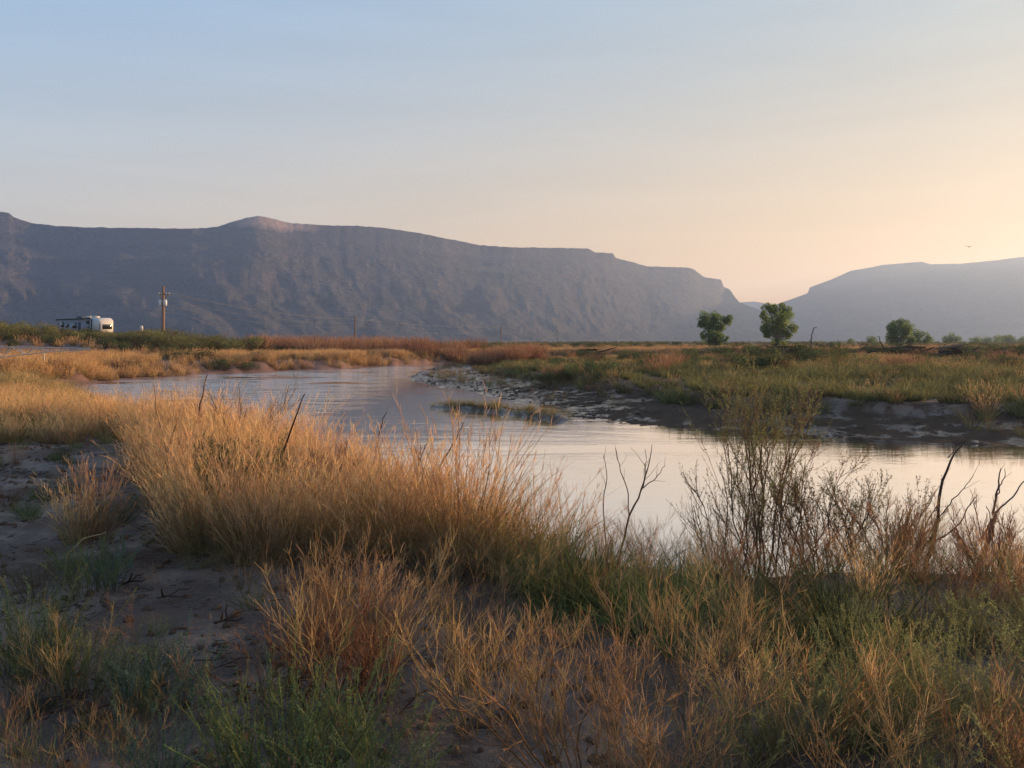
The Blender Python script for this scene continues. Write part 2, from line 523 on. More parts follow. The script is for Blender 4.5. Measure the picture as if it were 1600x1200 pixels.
M_MESA = mesa_mat('mesa_rock', (0.070, 0.052, 0.048), (0.100, 0.074, 0.066), (0.150, 0.115, 0.100), (0.036, 0.040, 0.034))


def mesa(name, sil, dist, foot, seed, label, cliff=1.0, rough=1.0):
    px = np.arange(sil[0][0], sil[-1][0] + .1, 1.6)
    py = np.interp(px, [p for p, _ in sil], [q for _, q in sil])
    D = np.interp(px, *dist); D0 = np.interp(px, *foot)
    along = px / F * D
    D = D + 22 * rough * fbm(along * .004, along * 0, seed, 4)
    H = CZ + (HY - py) / F * D + 2.0 * fbm(along * .05, along * 0 + 3, seed + 5, 2) * rough
    H = np.maximum(H, 3)
    s = np.concatenate([np.linspace(0, .72, 46), np.linspace(.735, 1, 34)])
    prof = np.interp(s, [0, .2, .45, .62, .74, .765, .80, .86, .885, .91, .955, .985, 1],
                     [0, .07, .24, .44, .60, .655, .685, .745, .80, .835, .89, .965, 1.0])
    smooth = s ** 1.7
    prof = cliff * prof + (1 - cliff) * smooth
    SS, AA = np.meshgrid(s, along, indexing='ij')
    PR, PX = np.meshgrid(prof, px, indexing='ij')
    gul = np.abs(fbm(AA * .0034 + .5 * fbm(AA * .004, SS * 2, seed + 9, 2) + SS * 1.3, SS * 1.8, seed + 1, 5)) * 2 - .45
    gul2 = np.abs(fbm(AA * .014 + SS * .8, SS * 2.2, seed + 2, 4)) - .2
    env = np.sin(np.pi * np.clip(SS, 0, 1)) ** .7
    DD = D0[None] + (D - D0)[None] * SS - (np.interp(SS, [0, .15, .55, .74, .8, 1], [20, 95, 90, 20, 8, 2]) * gul + 20 * gul2 * env) * rough
    kern = np.hanning(61); kern /= kern.sum()
    Hs = np.convolve(np.pad(H, 30, mode='edge'), kern, 'valid')
    ZZ = (Hs[None] * PR + (H - Hs)[None] * PR ** 7) * (1 + (-.14 * gul - .06 * gul2) * env * (1 - SS)) - 2.5 * (1 - SS)
    ZZ += (7 * fbm(AA * .02, DD * .02, seed + 3, 5) + 12 * fbm(AA * .006, DD * .006, seed + 4, 3) * (1 - SS)) * env * rough
    X = (PX - 800) / F * DD
    # the plateau behind the rim
    bk = np.array([20, 60, 150, 400.0])
    DB = D[None] + bk[:, None]; ZB = H[None] - bk[:, None] * .012 - 1
    XB = ((px - 800) / F)[None] * DB
    X, Y, Z = np.vstack([X, XB]), np.vstack([DD, DB]), np.vstack([ZZ, ZB])
    i = np.arange(X.size).reshape(X.shape)
    Q = np.stack([i[:-1, :-1], i[:-1, 1:], i[1:, 1:], i[1:, :-1]], -1).reshape(-1, 4)
    o = obj(name, mesh_np(name, np.stack([X, Y, Z], -1).reshape(-1, 3), Q, M_MESA))
    return tag(o, label, 'mesa', kind='structure')


SIL_L = [(-600, 325), (-200, 322), (-60, 326), (0, 331), (14, 333), (22, 339), (50, 349), (100, 354), (180, 356), (260, 357), (310, 357), (340, 354), (365, 346), (385, 340), (405, 337), (425, 341), (450, 348), (500, 352), (560, 353), (600, 356), (650, 363), (700, 373), (750, 383), (800, 386.5), (860, 387), (900, 388), (918, 388), (930, 394), (958, 396), (962, 403), (990, 410), (1010, 416), (1040, 417), (1075, 418), (1085, 421), (1100, 433), (1127, 437), (1131, 448), (1140, 452), (1148, 464), (1155, 472), (1190, 486), (1230, 503), (1260, 518), (1290, 533)]
mesa('mesa', SIL_L, ([-600, 300, 800, 1130, 1290], [2000, 2300, 2900, 3600, 3300]), ([-600, 300, 800, 1290], [1300, 1350, 1700, 2600]), 40,
     'long shadowed mesa with cliff bands and a small knob on its rim')
SIL_R = [(1140, 500), (1180, 489), (1215, 475), (1235, 468), (1262, 458), (1265, 449), (1300, 436), (1330, 423), (1380, 414), (1440, 409), (1455, 413), (1500, 412), (1560, 406), (1600, 401), (1800, 388), (2100, 380)]
mesa('mesa', SIL_R, ([1140, 1300, 2100], [4800, 4300, 3100]), ([1140, 2100], [3300, 2100]), 60, 'paler hazy mesa sloping down to the valley gap on the sunset side', 0.6, 0.9)
SIL_F = [(1090, 488), (1130, 477), (1160, 472), (1178, 471), (1195, 474), (1215, 480), (1260, 488), (1320, 497)]
mesa('mesa', SIL_F, ([1090, 1320], [6100, 6100]), ([1090, 1320], [5300, 5300]), 80, 'small distant ridge seen through the gap between two mesas', 0.3, 0.5)

# haze: the evening air of the valley
b = PB(); b.box((0, 1750, 229), (15000, 9900, 466))
t = MT('haze_air')
pv = t.n.new('ShaderNodeVolumePrincipled')
pv.inputs['Color'].default_value = (0.49, 0.655, 0.97, 1)
pv.inputs['Density'].default_value = 1.5e-4
pv.inputs['Anisotropy'].default_value = 0.5
t.l.new(pv.outputs[0], t.out.inputs['Volume'])
haze = tag(b.build('haze', t.m), 'thin bluish evening haze filling the valley', 'haze', kind='stuff')
# ------------------------------------------------------------------ plants: building blocks
def rgb(c, n, var=0.12, hue=0.05):
    c = np.array(c)[None] * (1 + rng.normal(0, var, (n, 1))) * (1 + rng.normal(0, hue, (n, 3)))
    return np.clip(c, 0.004, 0.9)


def grad_col(base, tip, n, pts, var=0.14, power=1.0):
    t_ = (np.linspace(0, 1, pts) ** power)[None, :, None]
    k = (1 + rng.normal(0, var, (n, 1, 1)))
    return np.clip((np.array(base) * (1 - t_) + np.array(tip) * t_) * k, .004, .9)


def stemset(n, r, h, lean=.25, curve=.1, pts=6, wig=.02, jit=.12):
    az = rng.uniform(0, 2 * np.pi, n); rr = r * np.sqrt(rng.uniform(0, 1, n))
    out = np.stack([np.cos(az), np.sin(az)], -1)
    H = rng.uniform(h[0], h[1], n)
    t_ = np.linspace(0, 1, pts)
    d = out * (lean * (rr / max(r, 1e-3)))[:, None] + rng.normal(0, jit, (n, 2))
    bend = out * rng.normal(curve, abs(curve) * .6 + .02, n)[:, None] + rng.normal(0, abs(curve) * .5 + .01, (n, 2))
    XY = (out * rr[:, None])[:, None] + H[:, None, None] * (d[:, None] * t_[None, :, None] + bend[:, None] * (t_ ** 2)[None, :, None])
    XY = XY + np.cumsum(rng.normal(0, wig, (n, pts, 2)), 1) * H[:, None, None] * (t_ > 0)[None, :, None]
    droop = np.linalg.norm(bend, axis=1) ** 1.3
    Z = H[:, None] * (t_[None] - .35 * droop[:, None] * t_[None] ** 2.5)
    return np.concatenate([XY, Z[..., None]], -1)


def offshoots(P, per, t0, t1, L, ang=(.4, .9), pts=4, up=.15, taper=.5):
    n, m, _ = P.shape
    tt = rng.uniform(t0, t1, (n, per))
    f = tt * (m - 1); i = np.minimum(f.astype(int), m - 2); f = f - i
    rows = np.arange(n)[:, None]
    a, b_ = P[rows, i], P[rows, i + 1]
    p = (a * (1 - f[..., None]) + b_ * f[..., None]).reshape(-1, 3)
    T = (b_ - a).reshape(-1, 3); T /= np.linalg.norm(T, axis=1, keepdims=True) + 1e-9
    rv = rng.normal(size=T.shape); pr = np.cross(T, rv); pr /= np.linalg.norm(pr, axis=1, keepdims=True) + 1e-9
    A = rng.uniform(ang[0], ang[1], len(p))[:, None]
    D = T * np.cos(A) + pr * np.sin(A)
    Ln = (rng.uniform(L[0], L[1], len(p)) * (1 - taper * tt.reshape(-1)))[:, None, None]
    s = np.linspace(0, 1, pts)[None, :, None]
    Q = p[:, None] + D[:, None] * s * Ln + np.array([0, 0, 1.0]) * up * Ln * s ** 2
    Q = Q + np.cumsum(rng.normal(0, .03, (len(p), pts, 3)), 1) * Ln * (s > 0)
    return Q


def leaf_on(b, P, per, t0, t1, L, W, C, spread=.8, up=.6):
    n, m, _ = P.shape
    tt = rng.uniform(t0, t1, (n, per)); f = tt * (m - 1); i = np.minimum(f.astype(int), m - 2); f = f - i
    rows = np.arange(n)[:, None]
    a, c = P[rows, i], P[rows, i + 1]
    p = (a * (1 - f[..., None]) + c * f[..., None]).reshape(-1, 3)
    T = (c - a).reshape(-1, 3); T /= np.linalg.norm(T, axis=1, keepdims=True) + 1e-9
    D = T * up + rng.normal(0, spread, p.shape)
    N = len(p)
    b.leaves(p, D, rng.uniform(L[0], L[1], N), rng.uniform(W[0], W[1], N), rgb(C, N, .16))


def taper(n, pts, r0, r1): return np.broadcast_to(np.linspace(r0, r1, pts)[None], (n, pts)) * rng.uniform(.7, 1.2, (n, 1))


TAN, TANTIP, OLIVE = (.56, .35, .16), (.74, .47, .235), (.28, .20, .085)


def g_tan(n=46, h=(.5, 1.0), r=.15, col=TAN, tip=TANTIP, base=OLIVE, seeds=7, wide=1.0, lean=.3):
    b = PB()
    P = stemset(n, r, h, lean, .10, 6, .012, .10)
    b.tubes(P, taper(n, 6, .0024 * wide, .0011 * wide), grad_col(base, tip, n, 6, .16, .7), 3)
    if seeds:
        Q = offshoots(P, seeds, .55, 1.0, (.05, .13), (.25, .6), 3, .1, .3)
        b.ribbons(Q, np.array([[.0032, .0045, .002]]) * wide, rgb(tip, len(Q), .14))
    m = int(n * .7)
    P = stemset(m, r, (h[0] * .5, h[1] * .62), lean * 1.7, .35, 5, .02, .16)
    b.ribbons(P, np.array([[.005, .006, .005, .004, .001]]) * wide, grad_col(base, col, m, 5, .18))
    return b


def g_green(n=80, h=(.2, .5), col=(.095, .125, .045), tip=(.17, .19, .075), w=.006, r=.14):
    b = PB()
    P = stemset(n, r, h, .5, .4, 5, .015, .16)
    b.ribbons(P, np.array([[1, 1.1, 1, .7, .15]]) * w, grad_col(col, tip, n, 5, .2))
    return b


def g_weed(n=6, h=(.5, .9), col=(.36, .215, .105), dark=(.16, .095, .06), sub=5, r=.06, thick=1.0, fine=4, lean=.5):
    b = PB()
    P = stemset(n, r, h, lean, .06, 7, .03, .14)
    b.tubes(P, taper(n, 7, .0052 * thick, .0018 * thick), grad_col(dark, col, n, 7, .14, .6), 4)
    Q = offshoots(P, sub, .18, .95, (.18, .42), (.3, .75), 5, .22)
    b.tubes(Q, taper(len(Q), 5, .0026 * thick, .0012 * thick), grad_col(col, tuple(np.array(col) * 1.12), len(Q), 5, .14), 3)
    if fine:
        Z = offshoots(Q, fine, .25, 1.0, (.05, .16), (.3, .8), 3, .1)
        b.ribbons(Z, np.array([[.0032, .0026, .0015]]) * thick, rgb(tuple(np.array(col) * 1.1), len(Z), .18))
    return b


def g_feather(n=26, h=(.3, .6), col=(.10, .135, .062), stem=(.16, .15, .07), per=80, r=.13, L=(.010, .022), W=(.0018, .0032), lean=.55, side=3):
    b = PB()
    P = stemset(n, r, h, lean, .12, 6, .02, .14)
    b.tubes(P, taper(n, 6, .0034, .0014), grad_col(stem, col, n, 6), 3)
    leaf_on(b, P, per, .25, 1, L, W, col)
    if side:
        Q = offshoots(P, side, .2, .9, (.1, .22), (.3, .7), 4, .3)
        b.tubes(Q, taper(len(Q), 4, .0018, .001), rgb(stem, len(Q)), 3)
        leaf_on(b, Q, int(per * .45), .1, 1, L, W, tuple(np.array(col) * 1.1))
    return b


def g_litter():
    b = PB()
    n = 14
    az = rng.uniform(0, 6.28, n); L = rng.uniform(.05, .26, n)
    c = rng.normal(0, .22, (n, 2)); t_ = np.linspace(-.5, .5, 4)
    XY = c[:, None] + np.stack([np.cos(az), np.sin(az)], -1)[:, None] * (L[:, None] * t_)[..., None] + rng.normal(0, .008, (n, 4, 2))
    Z = np.full((n, 4), .012) + np.abs(rng.normal(0, .008, (n, 4)))
    b.tubes(np.concatenate([XY, Z[..., None]], -1), taper(n, 4, .005, .003), rgb((.055, .038, .028), n, .3), 4)
    return b


def shrub_unit(leaf=(.085, .105, .045), stem=(.12, .085, .055), n=1300, L=(.07, .15), lobes=7, flat=.75, twig=26, twigc=None, seed_up=.35):
    """a bush about 1 m in radius: lumpy leaf clumps on a fan of woody stems"""
    b = PB()
    P = stemset(14, .18, (.5, .95), .9, .12, 5, .04, .2)
    b.tubes(P, taper(14, 5, .022, .008), rgb(stem, 14), 4)
    c = np.stack([rng.normal(0, .42, lobes), rng.normal(0, .42, lobes), rng.uniform(.35, .8, lobes)], -1)
    R_ = rng.uniform(.24, .46, lobes)
    k = rng.integers(0, lobes, n)
    d = rng.normal(size=(n, 3)); d /= np.linalg.norm(d, axis=1, keepdims=True)
    p = c[k] + d * (R_[k] * rng.uniform(.35, 1.12, n) ** .6)[:, None] * np.array([1, 1, flat])
    ok = p[:, 2] > .03
    p, d = p[ok], d[ok]
    D = d * .6 + rng.normal(0, .55, p.shape) + np.array([0, 0, seed_up])
    m = len(p)
    b.leaves(p, D, rng.uniform(L[0], L[1], m), rng.uniform(.3, .5, m) * L[0] * .9, rgb(leaf, m, .24, .07))
    if twig:
        T = stemset(twig, .5, (.7, 1.3), .55, .1, 5, .03, .2)
        b.tubes(T, taper(twig, 5, .008, .003), rgb(twigc or stem, twig), 3)
    return b


def willow_unit(col=(.24, .125, .075), n=90, h=(.7, 1.25)):
    """thicket of fine upright reddish twigs, about 1 m wide"""
    b = PB()
    P = stemset(n, .5, h, .35, .08, 5, .02, .1)
    b.tubes(P, taper(n, 5, .011, .004), grad_col(tuple(np.array(col) * .45), col, n, 5, .18), 3)
    Q = offshoots(P, 6, .35, 1, (.16, .36), (.25, .6), 3, .2)
    b.ribbons(Q, np.array([[.010, .009, .005]]), rgb(tuple(np.array(col) * 1.15), len(Q), .2))
    return b


M_BANKCLOD = plain('wet_clod_mud', (0.060, 0.040, 0.028), 0.8, scale=30)


def protos(name, makers, mat):
    return [m.mesh(name, mat) for m in makers]


# ------------------------------------------------------------------ scattered ground cover (stuff)
def scatter(name, label, cat, meshes, pts, scl, tilt=.12, zoff=-.02, idx=None):
    pts = np.asarray(pts, float)
    n = len(pts)
    z = height(pts[:, 0], pts[:, 1]) + zoff
    me = bpy.data.meshes.new(name)
    me.vertices.add(n); me.vertices.foreach_set('co', np.column_stack([pts, z]).astype(np.float32).ravel())
    rot = np.column_stack([rng.normal(0, tilt, n), rng.normal(0, tilt, n), rng.uniform(0, 6.283, n)]).astype(np.float32)
    a = me.attributes.new('rot', 'FLOAT_VECTOR', 'POINT'); a.data.foreach_set('vector', rot.ravel())
    a = me.attributes.new('scl', 'FLOAT', 'POINT'); a.data.foreach_set('value', np.broadcast_to(np.asarray(scl, np.float32), (n,)).copy())
    a = me.attributes.new('pick', 'INT', 'POINT'); a.data.foreach_set('value', (rng.integers(0, len(meshes), n) if idx is None else idx).astype(np.int32))
    o = obj(name, me)
    tag(o, label, cat, kind='stuff')
    ng = bpy.data.node_groups.new(name + '_scatter', 'GeometryNodeTree')
    ng.interface.new_socket('Geometry', in_out='INPUT', socket_type='NodeSocketGeometry')
    ng.interface.new_socket('Geometry', in_out='OUTPUT', socket_type='NodeSocketGeometry')
    N, Lk = ng.nodes, ng.links
    gi, go = N.new('NodeGroupInput'), N.new('NodeGroupOutput')
    iop = N.new('GeometryNodeInstanceOnPoints')
    jn = N.new('GeometryNodeJoinGeometry')
    for q in reversed(meshes):
        po = bpy.data.objects.new(q.name, q)
        oi = N.new('GeometryNodeObjectInfo'); oi.inputs['Object'].default_value = po
        oi.inputs['As Instance'].default_value = True
        Lk.new(oi.outputs['Geometry'], jn.inputs[0])
    def na(nm, ty):
        q = N.new('GeometryNodeInputNamedAttribute'); q.data_type = ty; q.inputs[0].default_value = nm
        return next(x for x in q.outputs if x.enabled and x.name == 'Attribute')
    Lk.new(gi.outputs[0], iop.inputs['Points'])
    Lk.new(jn.outputs[0], iop.inputs['Instance'])
    iop.inputs['Pick Instance'].default_value = True
    Lk.new(na('pick', 'INT'), iop.inputs['Instance Index'])
    e2r = N.new('FunctionNodeEulerToRotation')
    Lk.new(na('rot', 'FLOAT_VECTOR'), e2r.inputs[0])
    Lk.new(e2r.outputs[0], iop.inputs['Rotation'])
    cx = N.new('ShaderNodeCombineXYZ')
    sc_ = na('scl', 'FLOAT')
    for k in range(3): Lk.new(sc_, cx.inputs[k])
    Lk.new(cx.outputs[0], iop.inputs['Scale'])
    Lk.new(iop.outputs[0], go.inputs[0])
    md = o.modifiers.new('scatter', 'NODES'); md.node_group = ng
    return o


def poly_mask(x, y, P):
    ins = np.zeros(x.shape, bool)
    for (ax, ay), (bx, by) in zip(P, P[1:] + P[:1]):
        if ay == by: continue
        ins ^= ((ay > y) != (by > y)) & (x < (bx - ax) * (y - ay) / (by - ay) + ax)
    return ins


def fill(P, dens, land=True, clump=0.0, cs=.6, seed=0, water_margin=0.0):
    """random spots over a polygon on the ground, dens per square metre, optionally in clumps"""
    A = np.array(P); lo, hi = A.min(0), A.max(0)
    n = int((hi - lo).prod() * dens)
    p = rng.uniform(lo, hi, (n, 2))
    k = poly_mask(p[:, 0], p[:, 1], P)
    p = p[k]
    if land:
        p = p[~in_river(p[:, 0], p[:, 1])]
        if water_margin:
            d = np.minimum(np.minimum(dist_poly(p[:, 0], p[:, 1], SHORE_N), dist_poly(p[:, 0], p[:, 1], SHORE_L)), dist_poly(p[:, 0], p[:, 1], SHORE_R))
            p = p[d > water_margin]
    if clump:
        f = fbm(p[:, 0] * cs, p[:, 1] * cs, 70 + seed, 3)
        p = p[rng.uniform(0, 1, len(p)) < np.clip(.5 + clump * f * 3, 0.02, 1)]
    return p


def U(a, b, n): return rng.uniform(a, b, n)


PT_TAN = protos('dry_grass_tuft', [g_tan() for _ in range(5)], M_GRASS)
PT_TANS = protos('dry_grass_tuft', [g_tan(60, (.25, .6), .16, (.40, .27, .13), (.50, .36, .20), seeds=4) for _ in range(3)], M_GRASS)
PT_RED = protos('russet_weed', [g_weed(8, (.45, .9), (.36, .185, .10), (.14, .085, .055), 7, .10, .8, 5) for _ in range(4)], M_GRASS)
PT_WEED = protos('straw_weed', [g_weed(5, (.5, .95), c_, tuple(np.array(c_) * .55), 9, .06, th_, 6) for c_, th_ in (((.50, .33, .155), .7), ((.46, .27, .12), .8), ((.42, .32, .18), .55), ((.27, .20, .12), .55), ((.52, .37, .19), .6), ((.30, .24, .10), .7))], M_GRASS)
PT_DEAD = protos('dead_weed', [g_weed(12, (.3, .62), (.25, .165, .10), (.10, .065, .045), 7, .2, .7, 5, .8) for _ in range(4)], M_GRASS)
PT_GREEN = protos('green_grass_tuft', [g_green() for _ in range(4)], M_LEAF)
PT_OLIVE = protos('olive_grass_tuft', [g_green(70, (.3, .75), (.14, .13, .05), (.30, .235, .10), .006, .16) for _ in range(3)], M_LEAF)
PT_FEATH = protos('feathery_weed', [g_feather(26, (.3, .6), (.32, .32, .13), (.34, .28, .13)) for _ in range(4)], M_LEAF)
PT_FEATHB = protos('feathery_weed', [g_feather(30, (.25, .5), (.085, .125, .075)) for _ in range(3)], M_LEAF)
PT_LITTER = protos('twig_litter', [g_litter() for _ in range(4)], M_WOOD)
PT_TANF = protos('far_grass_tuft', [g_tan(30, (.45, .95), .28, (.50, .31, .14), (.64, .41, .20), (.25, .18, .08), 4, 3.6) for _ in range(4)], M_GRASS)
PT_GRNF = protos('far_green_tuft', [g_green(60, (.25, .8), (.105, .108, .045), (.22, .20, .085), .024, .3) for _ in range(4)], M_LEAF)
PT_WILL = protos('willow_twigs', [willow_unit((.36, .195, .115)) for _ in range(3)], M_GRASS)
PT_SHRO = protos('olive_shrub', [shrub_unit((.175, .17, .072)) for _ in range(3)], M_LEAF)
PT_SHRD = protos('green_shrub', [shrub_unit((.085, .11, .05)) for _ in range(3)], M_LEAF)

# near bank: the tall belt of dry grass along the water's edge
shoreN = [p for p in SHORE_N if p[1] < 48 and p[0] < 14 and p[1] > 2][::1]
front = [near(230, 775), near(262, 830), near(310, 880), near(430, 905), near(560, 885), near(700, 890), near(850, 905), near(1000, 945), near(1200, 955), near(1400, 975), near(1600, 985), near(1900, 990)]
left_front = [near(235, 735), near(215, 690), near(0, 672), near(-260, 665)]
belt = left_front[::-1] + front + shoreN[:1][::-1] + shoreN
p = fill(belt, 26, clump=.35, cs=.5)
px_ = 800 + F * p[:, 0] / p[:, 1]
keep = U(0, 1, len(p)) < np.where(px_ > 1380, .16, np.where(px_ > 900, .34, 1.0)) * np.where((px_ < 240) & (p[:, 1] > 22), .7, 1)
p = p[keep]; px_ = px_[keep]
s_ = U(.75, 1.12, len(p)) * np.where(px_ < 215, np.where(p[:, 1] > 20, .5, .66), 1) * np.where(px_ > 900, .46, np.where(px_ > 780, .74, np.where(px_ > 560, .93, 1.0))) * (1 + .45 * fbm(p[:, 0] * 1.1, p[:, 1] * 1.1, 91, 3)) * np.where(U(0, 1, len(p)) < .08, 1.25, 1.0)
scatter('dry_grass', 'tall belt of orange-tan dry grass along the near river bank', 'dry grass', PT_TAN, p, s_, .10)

p = fill(belt, 3.2, clump=.8, cs=.45, seed=2)
scatter('russet_weeds', 'thin russet weed stalks mixed into the tall dry grass', 'weeds', PT_RED, p[800 + F * p[:, 0] / p[:, 1] > 780], .56, .15)
scatter('straw_weeds', 'branching straw coloured weed stalks standing in the dry grass', 'weeds', PT_WEED, fill(belt, 2.4, clump=.6, seed=3), .62, .15)
p = fill([near(1180, 965), near(1700, 1000), at(1700, 7.2), at(1180, 7.5)], 9, clump=.5, cs=1.0, seed=45)
scatter('russet_bank_stalks', 'fine russet stalks along the near bank at right, water showing through', 'weeds', PT_RED, p, U(.45, .75, len(p)), .18)
und = fill(belt, 9, clump=.7, cs=.6, seed=4)
scatter('olive_undergrowth', 'olive green grass growing low under the dry stalks', 'undergrowth', PT_OLIVE, und, U(.65, 1.25, len(und)) * np.where(800 + F * und[:, 0] / und[:, 1] > 880, .55, 1.0), .12)

# strip of green grass behind the mud flat on the left
strip = [near(-300, 694), near(120, 694), near(215, 700), near(235, 672), near(150, 655), near(-300, 650)]
p = fill(strip, 6, clump=.6, seed=40)
scatter('strip_dry_grass', 'thin tan grass mixed into the green strip behind the mud flat', 'dry grass', PT_TANS, p, U(.6, 1.0, len(p)), .12)
p = fill(strip, 13, clump=.7, cs=.5, seed=41)
scatter('green_grass', 'strip of short dark green grass behind the mud flat', 'grass', PT_GREEN, p, U(.6, 1.15, len(p)), .12)

# mixed weeds of the foreground
fg_mid = [near(660, 935), near(1000, 945), near(1180, 960), near(1180, 1330), near(640, 1330), near(690, 1080)]
fg_right = [near(1150, 965), near(1720, 985), near(1800, 1330), near(1130, 1330)]
p = fill(fg_mid, 13, clump=.6, cs=1.1, seed=5)
scatter('foreground_weeds', 'tangle of bare straw coloured weed stalks in the foreground', 'weeds', PT_WEED, p, U(.32, .75, len(p)), .22)
p = fill([near(790, 850), near(1010, 880), near(1330, 930), near(1420, 1060), near(1150, 1060), near(800, 990)], 26, clump=.4, seed=6)
scatter('bank_green_grass', 'dark green grass clumps at the foot of the dry grass', 'grass', PT_GREEN, p, U(.42, .75, len(p)), .12)
p = fill(fg_right, 26, clump=.4, cs=1.0, seed=7)
scatter('green_weeds', 'pale green feathery weeds filling the right foreground', 'weeds', PT_FEATH, p, U(.35, .72, len(p)) * np.where(p[:, 1] < 4.3, 1.25, .85), .2)
p = fill(fg_right, 20, clump=.5, cs=1.0, seed=8)
scatter('foreground_grass', 'olive grass blades among the weeds of the right foreground', 'grass', PT_OLIVE, p, U(.3, .6, len(p)), .15)
p = fill(fg_right, 3.6, clump=.6, seed=9)
scatter('foreground_stalks', 'dry orange stalks sticking out of the green weeds', 'weeds', PT_WEED, p, U(.35, .75, len(p)), .25)
p = fill(fg_mid, 16, clump=.7, cs=1.3, seed=14)
scatter('foreground_undergrowth', 'dull olive grass low between the foreground weed stalks', 'undergrowth', PT_OLIVE + PT_GREEN, p, U(.3, .7, len(p)), .2)
p = fill(fg_mid, 8, clump=.6, cs=1.5, seed=16)
scatter('fine_brown_weeds', 'fine brownish dead weeds filling in behind the straw stalks', 'weeds', PT_DEAD, p, U(.3, .75, len(p)), .25)
p = fill([near(330, 985), near(470, 1000), near(640, 1020), near(640, 1120), near(560, 1170), near(345, 1160)], 30, clump=.8, cs=1.6, seed=17)
scatter('rusty_dead_weeds', 'dark rusty matted dead weeds at the edge of the mud path', 'weeds', PT_DEAD, p, U(.4, .8, len(p)), .4)
p = fill([near(250, 830), near(310, 905), near(430, 935), near(560, 915), near(700, 915), near(850, 930), near(850, 890), near(560, 870), near(430, 885), near(300, 850)], 30, clump=.6, seed=18)
scatter('belt_foot_weeds', 'dark tangled dead stalks at the foot of the dry grass belt', 'weeds', PT_DEAD + PT_OLIVE, p, U(.4, .8, len(p)), .35)
flat = [near(-200, 690), near(230, 700), near(260, 800), near(330, 910), near(640, 920), near(680, 1080), near(660, 1300), near(-300, 1300)]
p = fill(flat, 9, clump=.8, cs=1.2, seed=10)
scatter('twig_litter', 'dark driftwood twigs and bits of dead weed lying on the mud', 'twigs', PT_LITTER, p, U(.25, .8, len(p)), .03, .0)

def clod():
    b = PB(); th = rng.uniform(0, 6.28)
    r_ = np.array([.0, .9, 1.0, .75, .35, .0]) * .03; z_ = np.array([-.01, -.006, .006, .018, .026, .028])
    P = np.column_stack([np.zeros(6), np.zeros(6), z_])[None]
    b.tubes(P + np.array([1e-4, 0, 0]) * np.arange(6)[None, :, None], r_[None], np.array((.12, .078, .054)), 7)
    b.V[0] = b.V[0] * np.array([rng.uniform(.7, 1.5), rng.uniform(.7, 1.3), rng.uniform(.6, 1.2)]) + rng.normal(0, .003, b.V[0].shape)
    return b


p = fill([near(-300, 690), near(900, 700), near(1000, 930), near(1000, 1320), near(-300, 1320)], 70, clump=.9, cs=1.4, seed=20)
p = p[height(p[:, 0], p[:, 1]) > .8]
scatter('mud_clods', 'crumbled clods of brown mud strewn over the near bank', 'clods', protos('mud_clod', [clod() for _ in range(5)], M_WOOD), p, U(.2, 1.0, len(p)) ** 1.6 * 1.3, .3, -.003)
p = fill(flat, 9, clump=1.0, cs=.9, seed=21)
scatter('low_green_sprigs', 'low green sprigs and seedlings on the mud', 'sprigs', PT_FEATHB + PT_GREEN, p, U(.18, .55, len(p)), .3)
p = fill(flat, 3.4, clump=1.0, cs=.8, seed=15)
scatter('mud_flat_weeds', 'small dead weeds and sprigs dotted over the mud flat', 'weeds', PT_RED + PT_OLIVE, p, U(.16, .42, len(p)), .3)

# far bank on the left: orange grass over a red mud face
def strip_pts(pts, off0, off1, dens, y1=400, side=None, seed=0, clump=.6, cs=.12):
    A = np.array(pts); lo, hi = A.min(0) - off1, A.max(0) + off1
    n = int((hi - lo).prod() * dens)
    q = rng.uniform(lo, hi, (n, 2))
    u_ = 800 + F * q[:, 0] / np.maximum(q[:, 1], 2)
    q = q[(u_ > -220) & (u_ < 1820) & (q[:, 1] > 3)]
    q = q[~in_river(q[:, 0], q[:, 1])]
    d = dist_poly(q[:, 0], q[:, 1], pts)
    others = [dist_poly(q[:, 0], q[:, 1], s) for s in (SHORE_N, SHORE_L, SHORE_R) if s is not pts]
    k = (d > off0) & (d < off1) & (d < np.minimum(*others))
    q = q[k]
    if clump: q = q[rng.uniform(0, 1, len(q)) < np.clip(.5 + clump * 3 * fbm(q[:, 0] * cs, q[:, 1] * cs, 130 + seed, 3), .03, 1)]
    return q


p = strip_pts(SHORE_L, 1.0, 12, 7, clump=.6, cs=.2)
scatter('far_bank_grass', 'orange sunlit dry grass on top of the far left bank', 'dry grass', PT_TANF, p, U(.7, 1.2, len(p)), .1)
p = strip_pts(SHORE_L, 8, 60, .55, seed=2)
scatter('far_bank_mixed_grass', 'mixed tan grass between the shrubs of the far left bank', 'dry grass', PT_TANF, p, U(.7, 1.3, len(p)), .1)
p = strip_pts(SHORE_R, 2.5, 60, 1.7, seed=3)
d_ = dist_poly(p[:, 0], p[:, 1], SHORE_R); u_ = 800 + F * p[:, 0] / p[:, 1]
mw = mud_width(p[:, 0])
p = p[(d_ > mw) & (U(0, 1, len(p)) < np.where(u_ > 1000, .42, .8))]
scatter('right_bank_grass', 'yellow-tipped dry grass on the right bank of the river', 'dry grass', PT_TANF, p, U(.45, .9, len(p)) * np.where(p[:, 1] > 60, .65, 1), .1)
p = strip_pts(SHORE_R, 2.0, 45, 3.6, seed=4, clump=.25)
mw = mud_width(p[:, 0])
p = p[dist_poly(p[:, 0], p[:, 1], SHORE_R) > mw - .4]
scatter('right_bank_green', 'green grass and herbs covering the right bank behind the mud', 'grass', PT_GRNF, p, U(.6, 1.1, len(p)) * np.where(p[:, 1] > 60, .65, 1), .1)
p = strip_pts(SHORE_R, .15, 7.5, 3.5, seed=30, clump=.9, cs=.35)
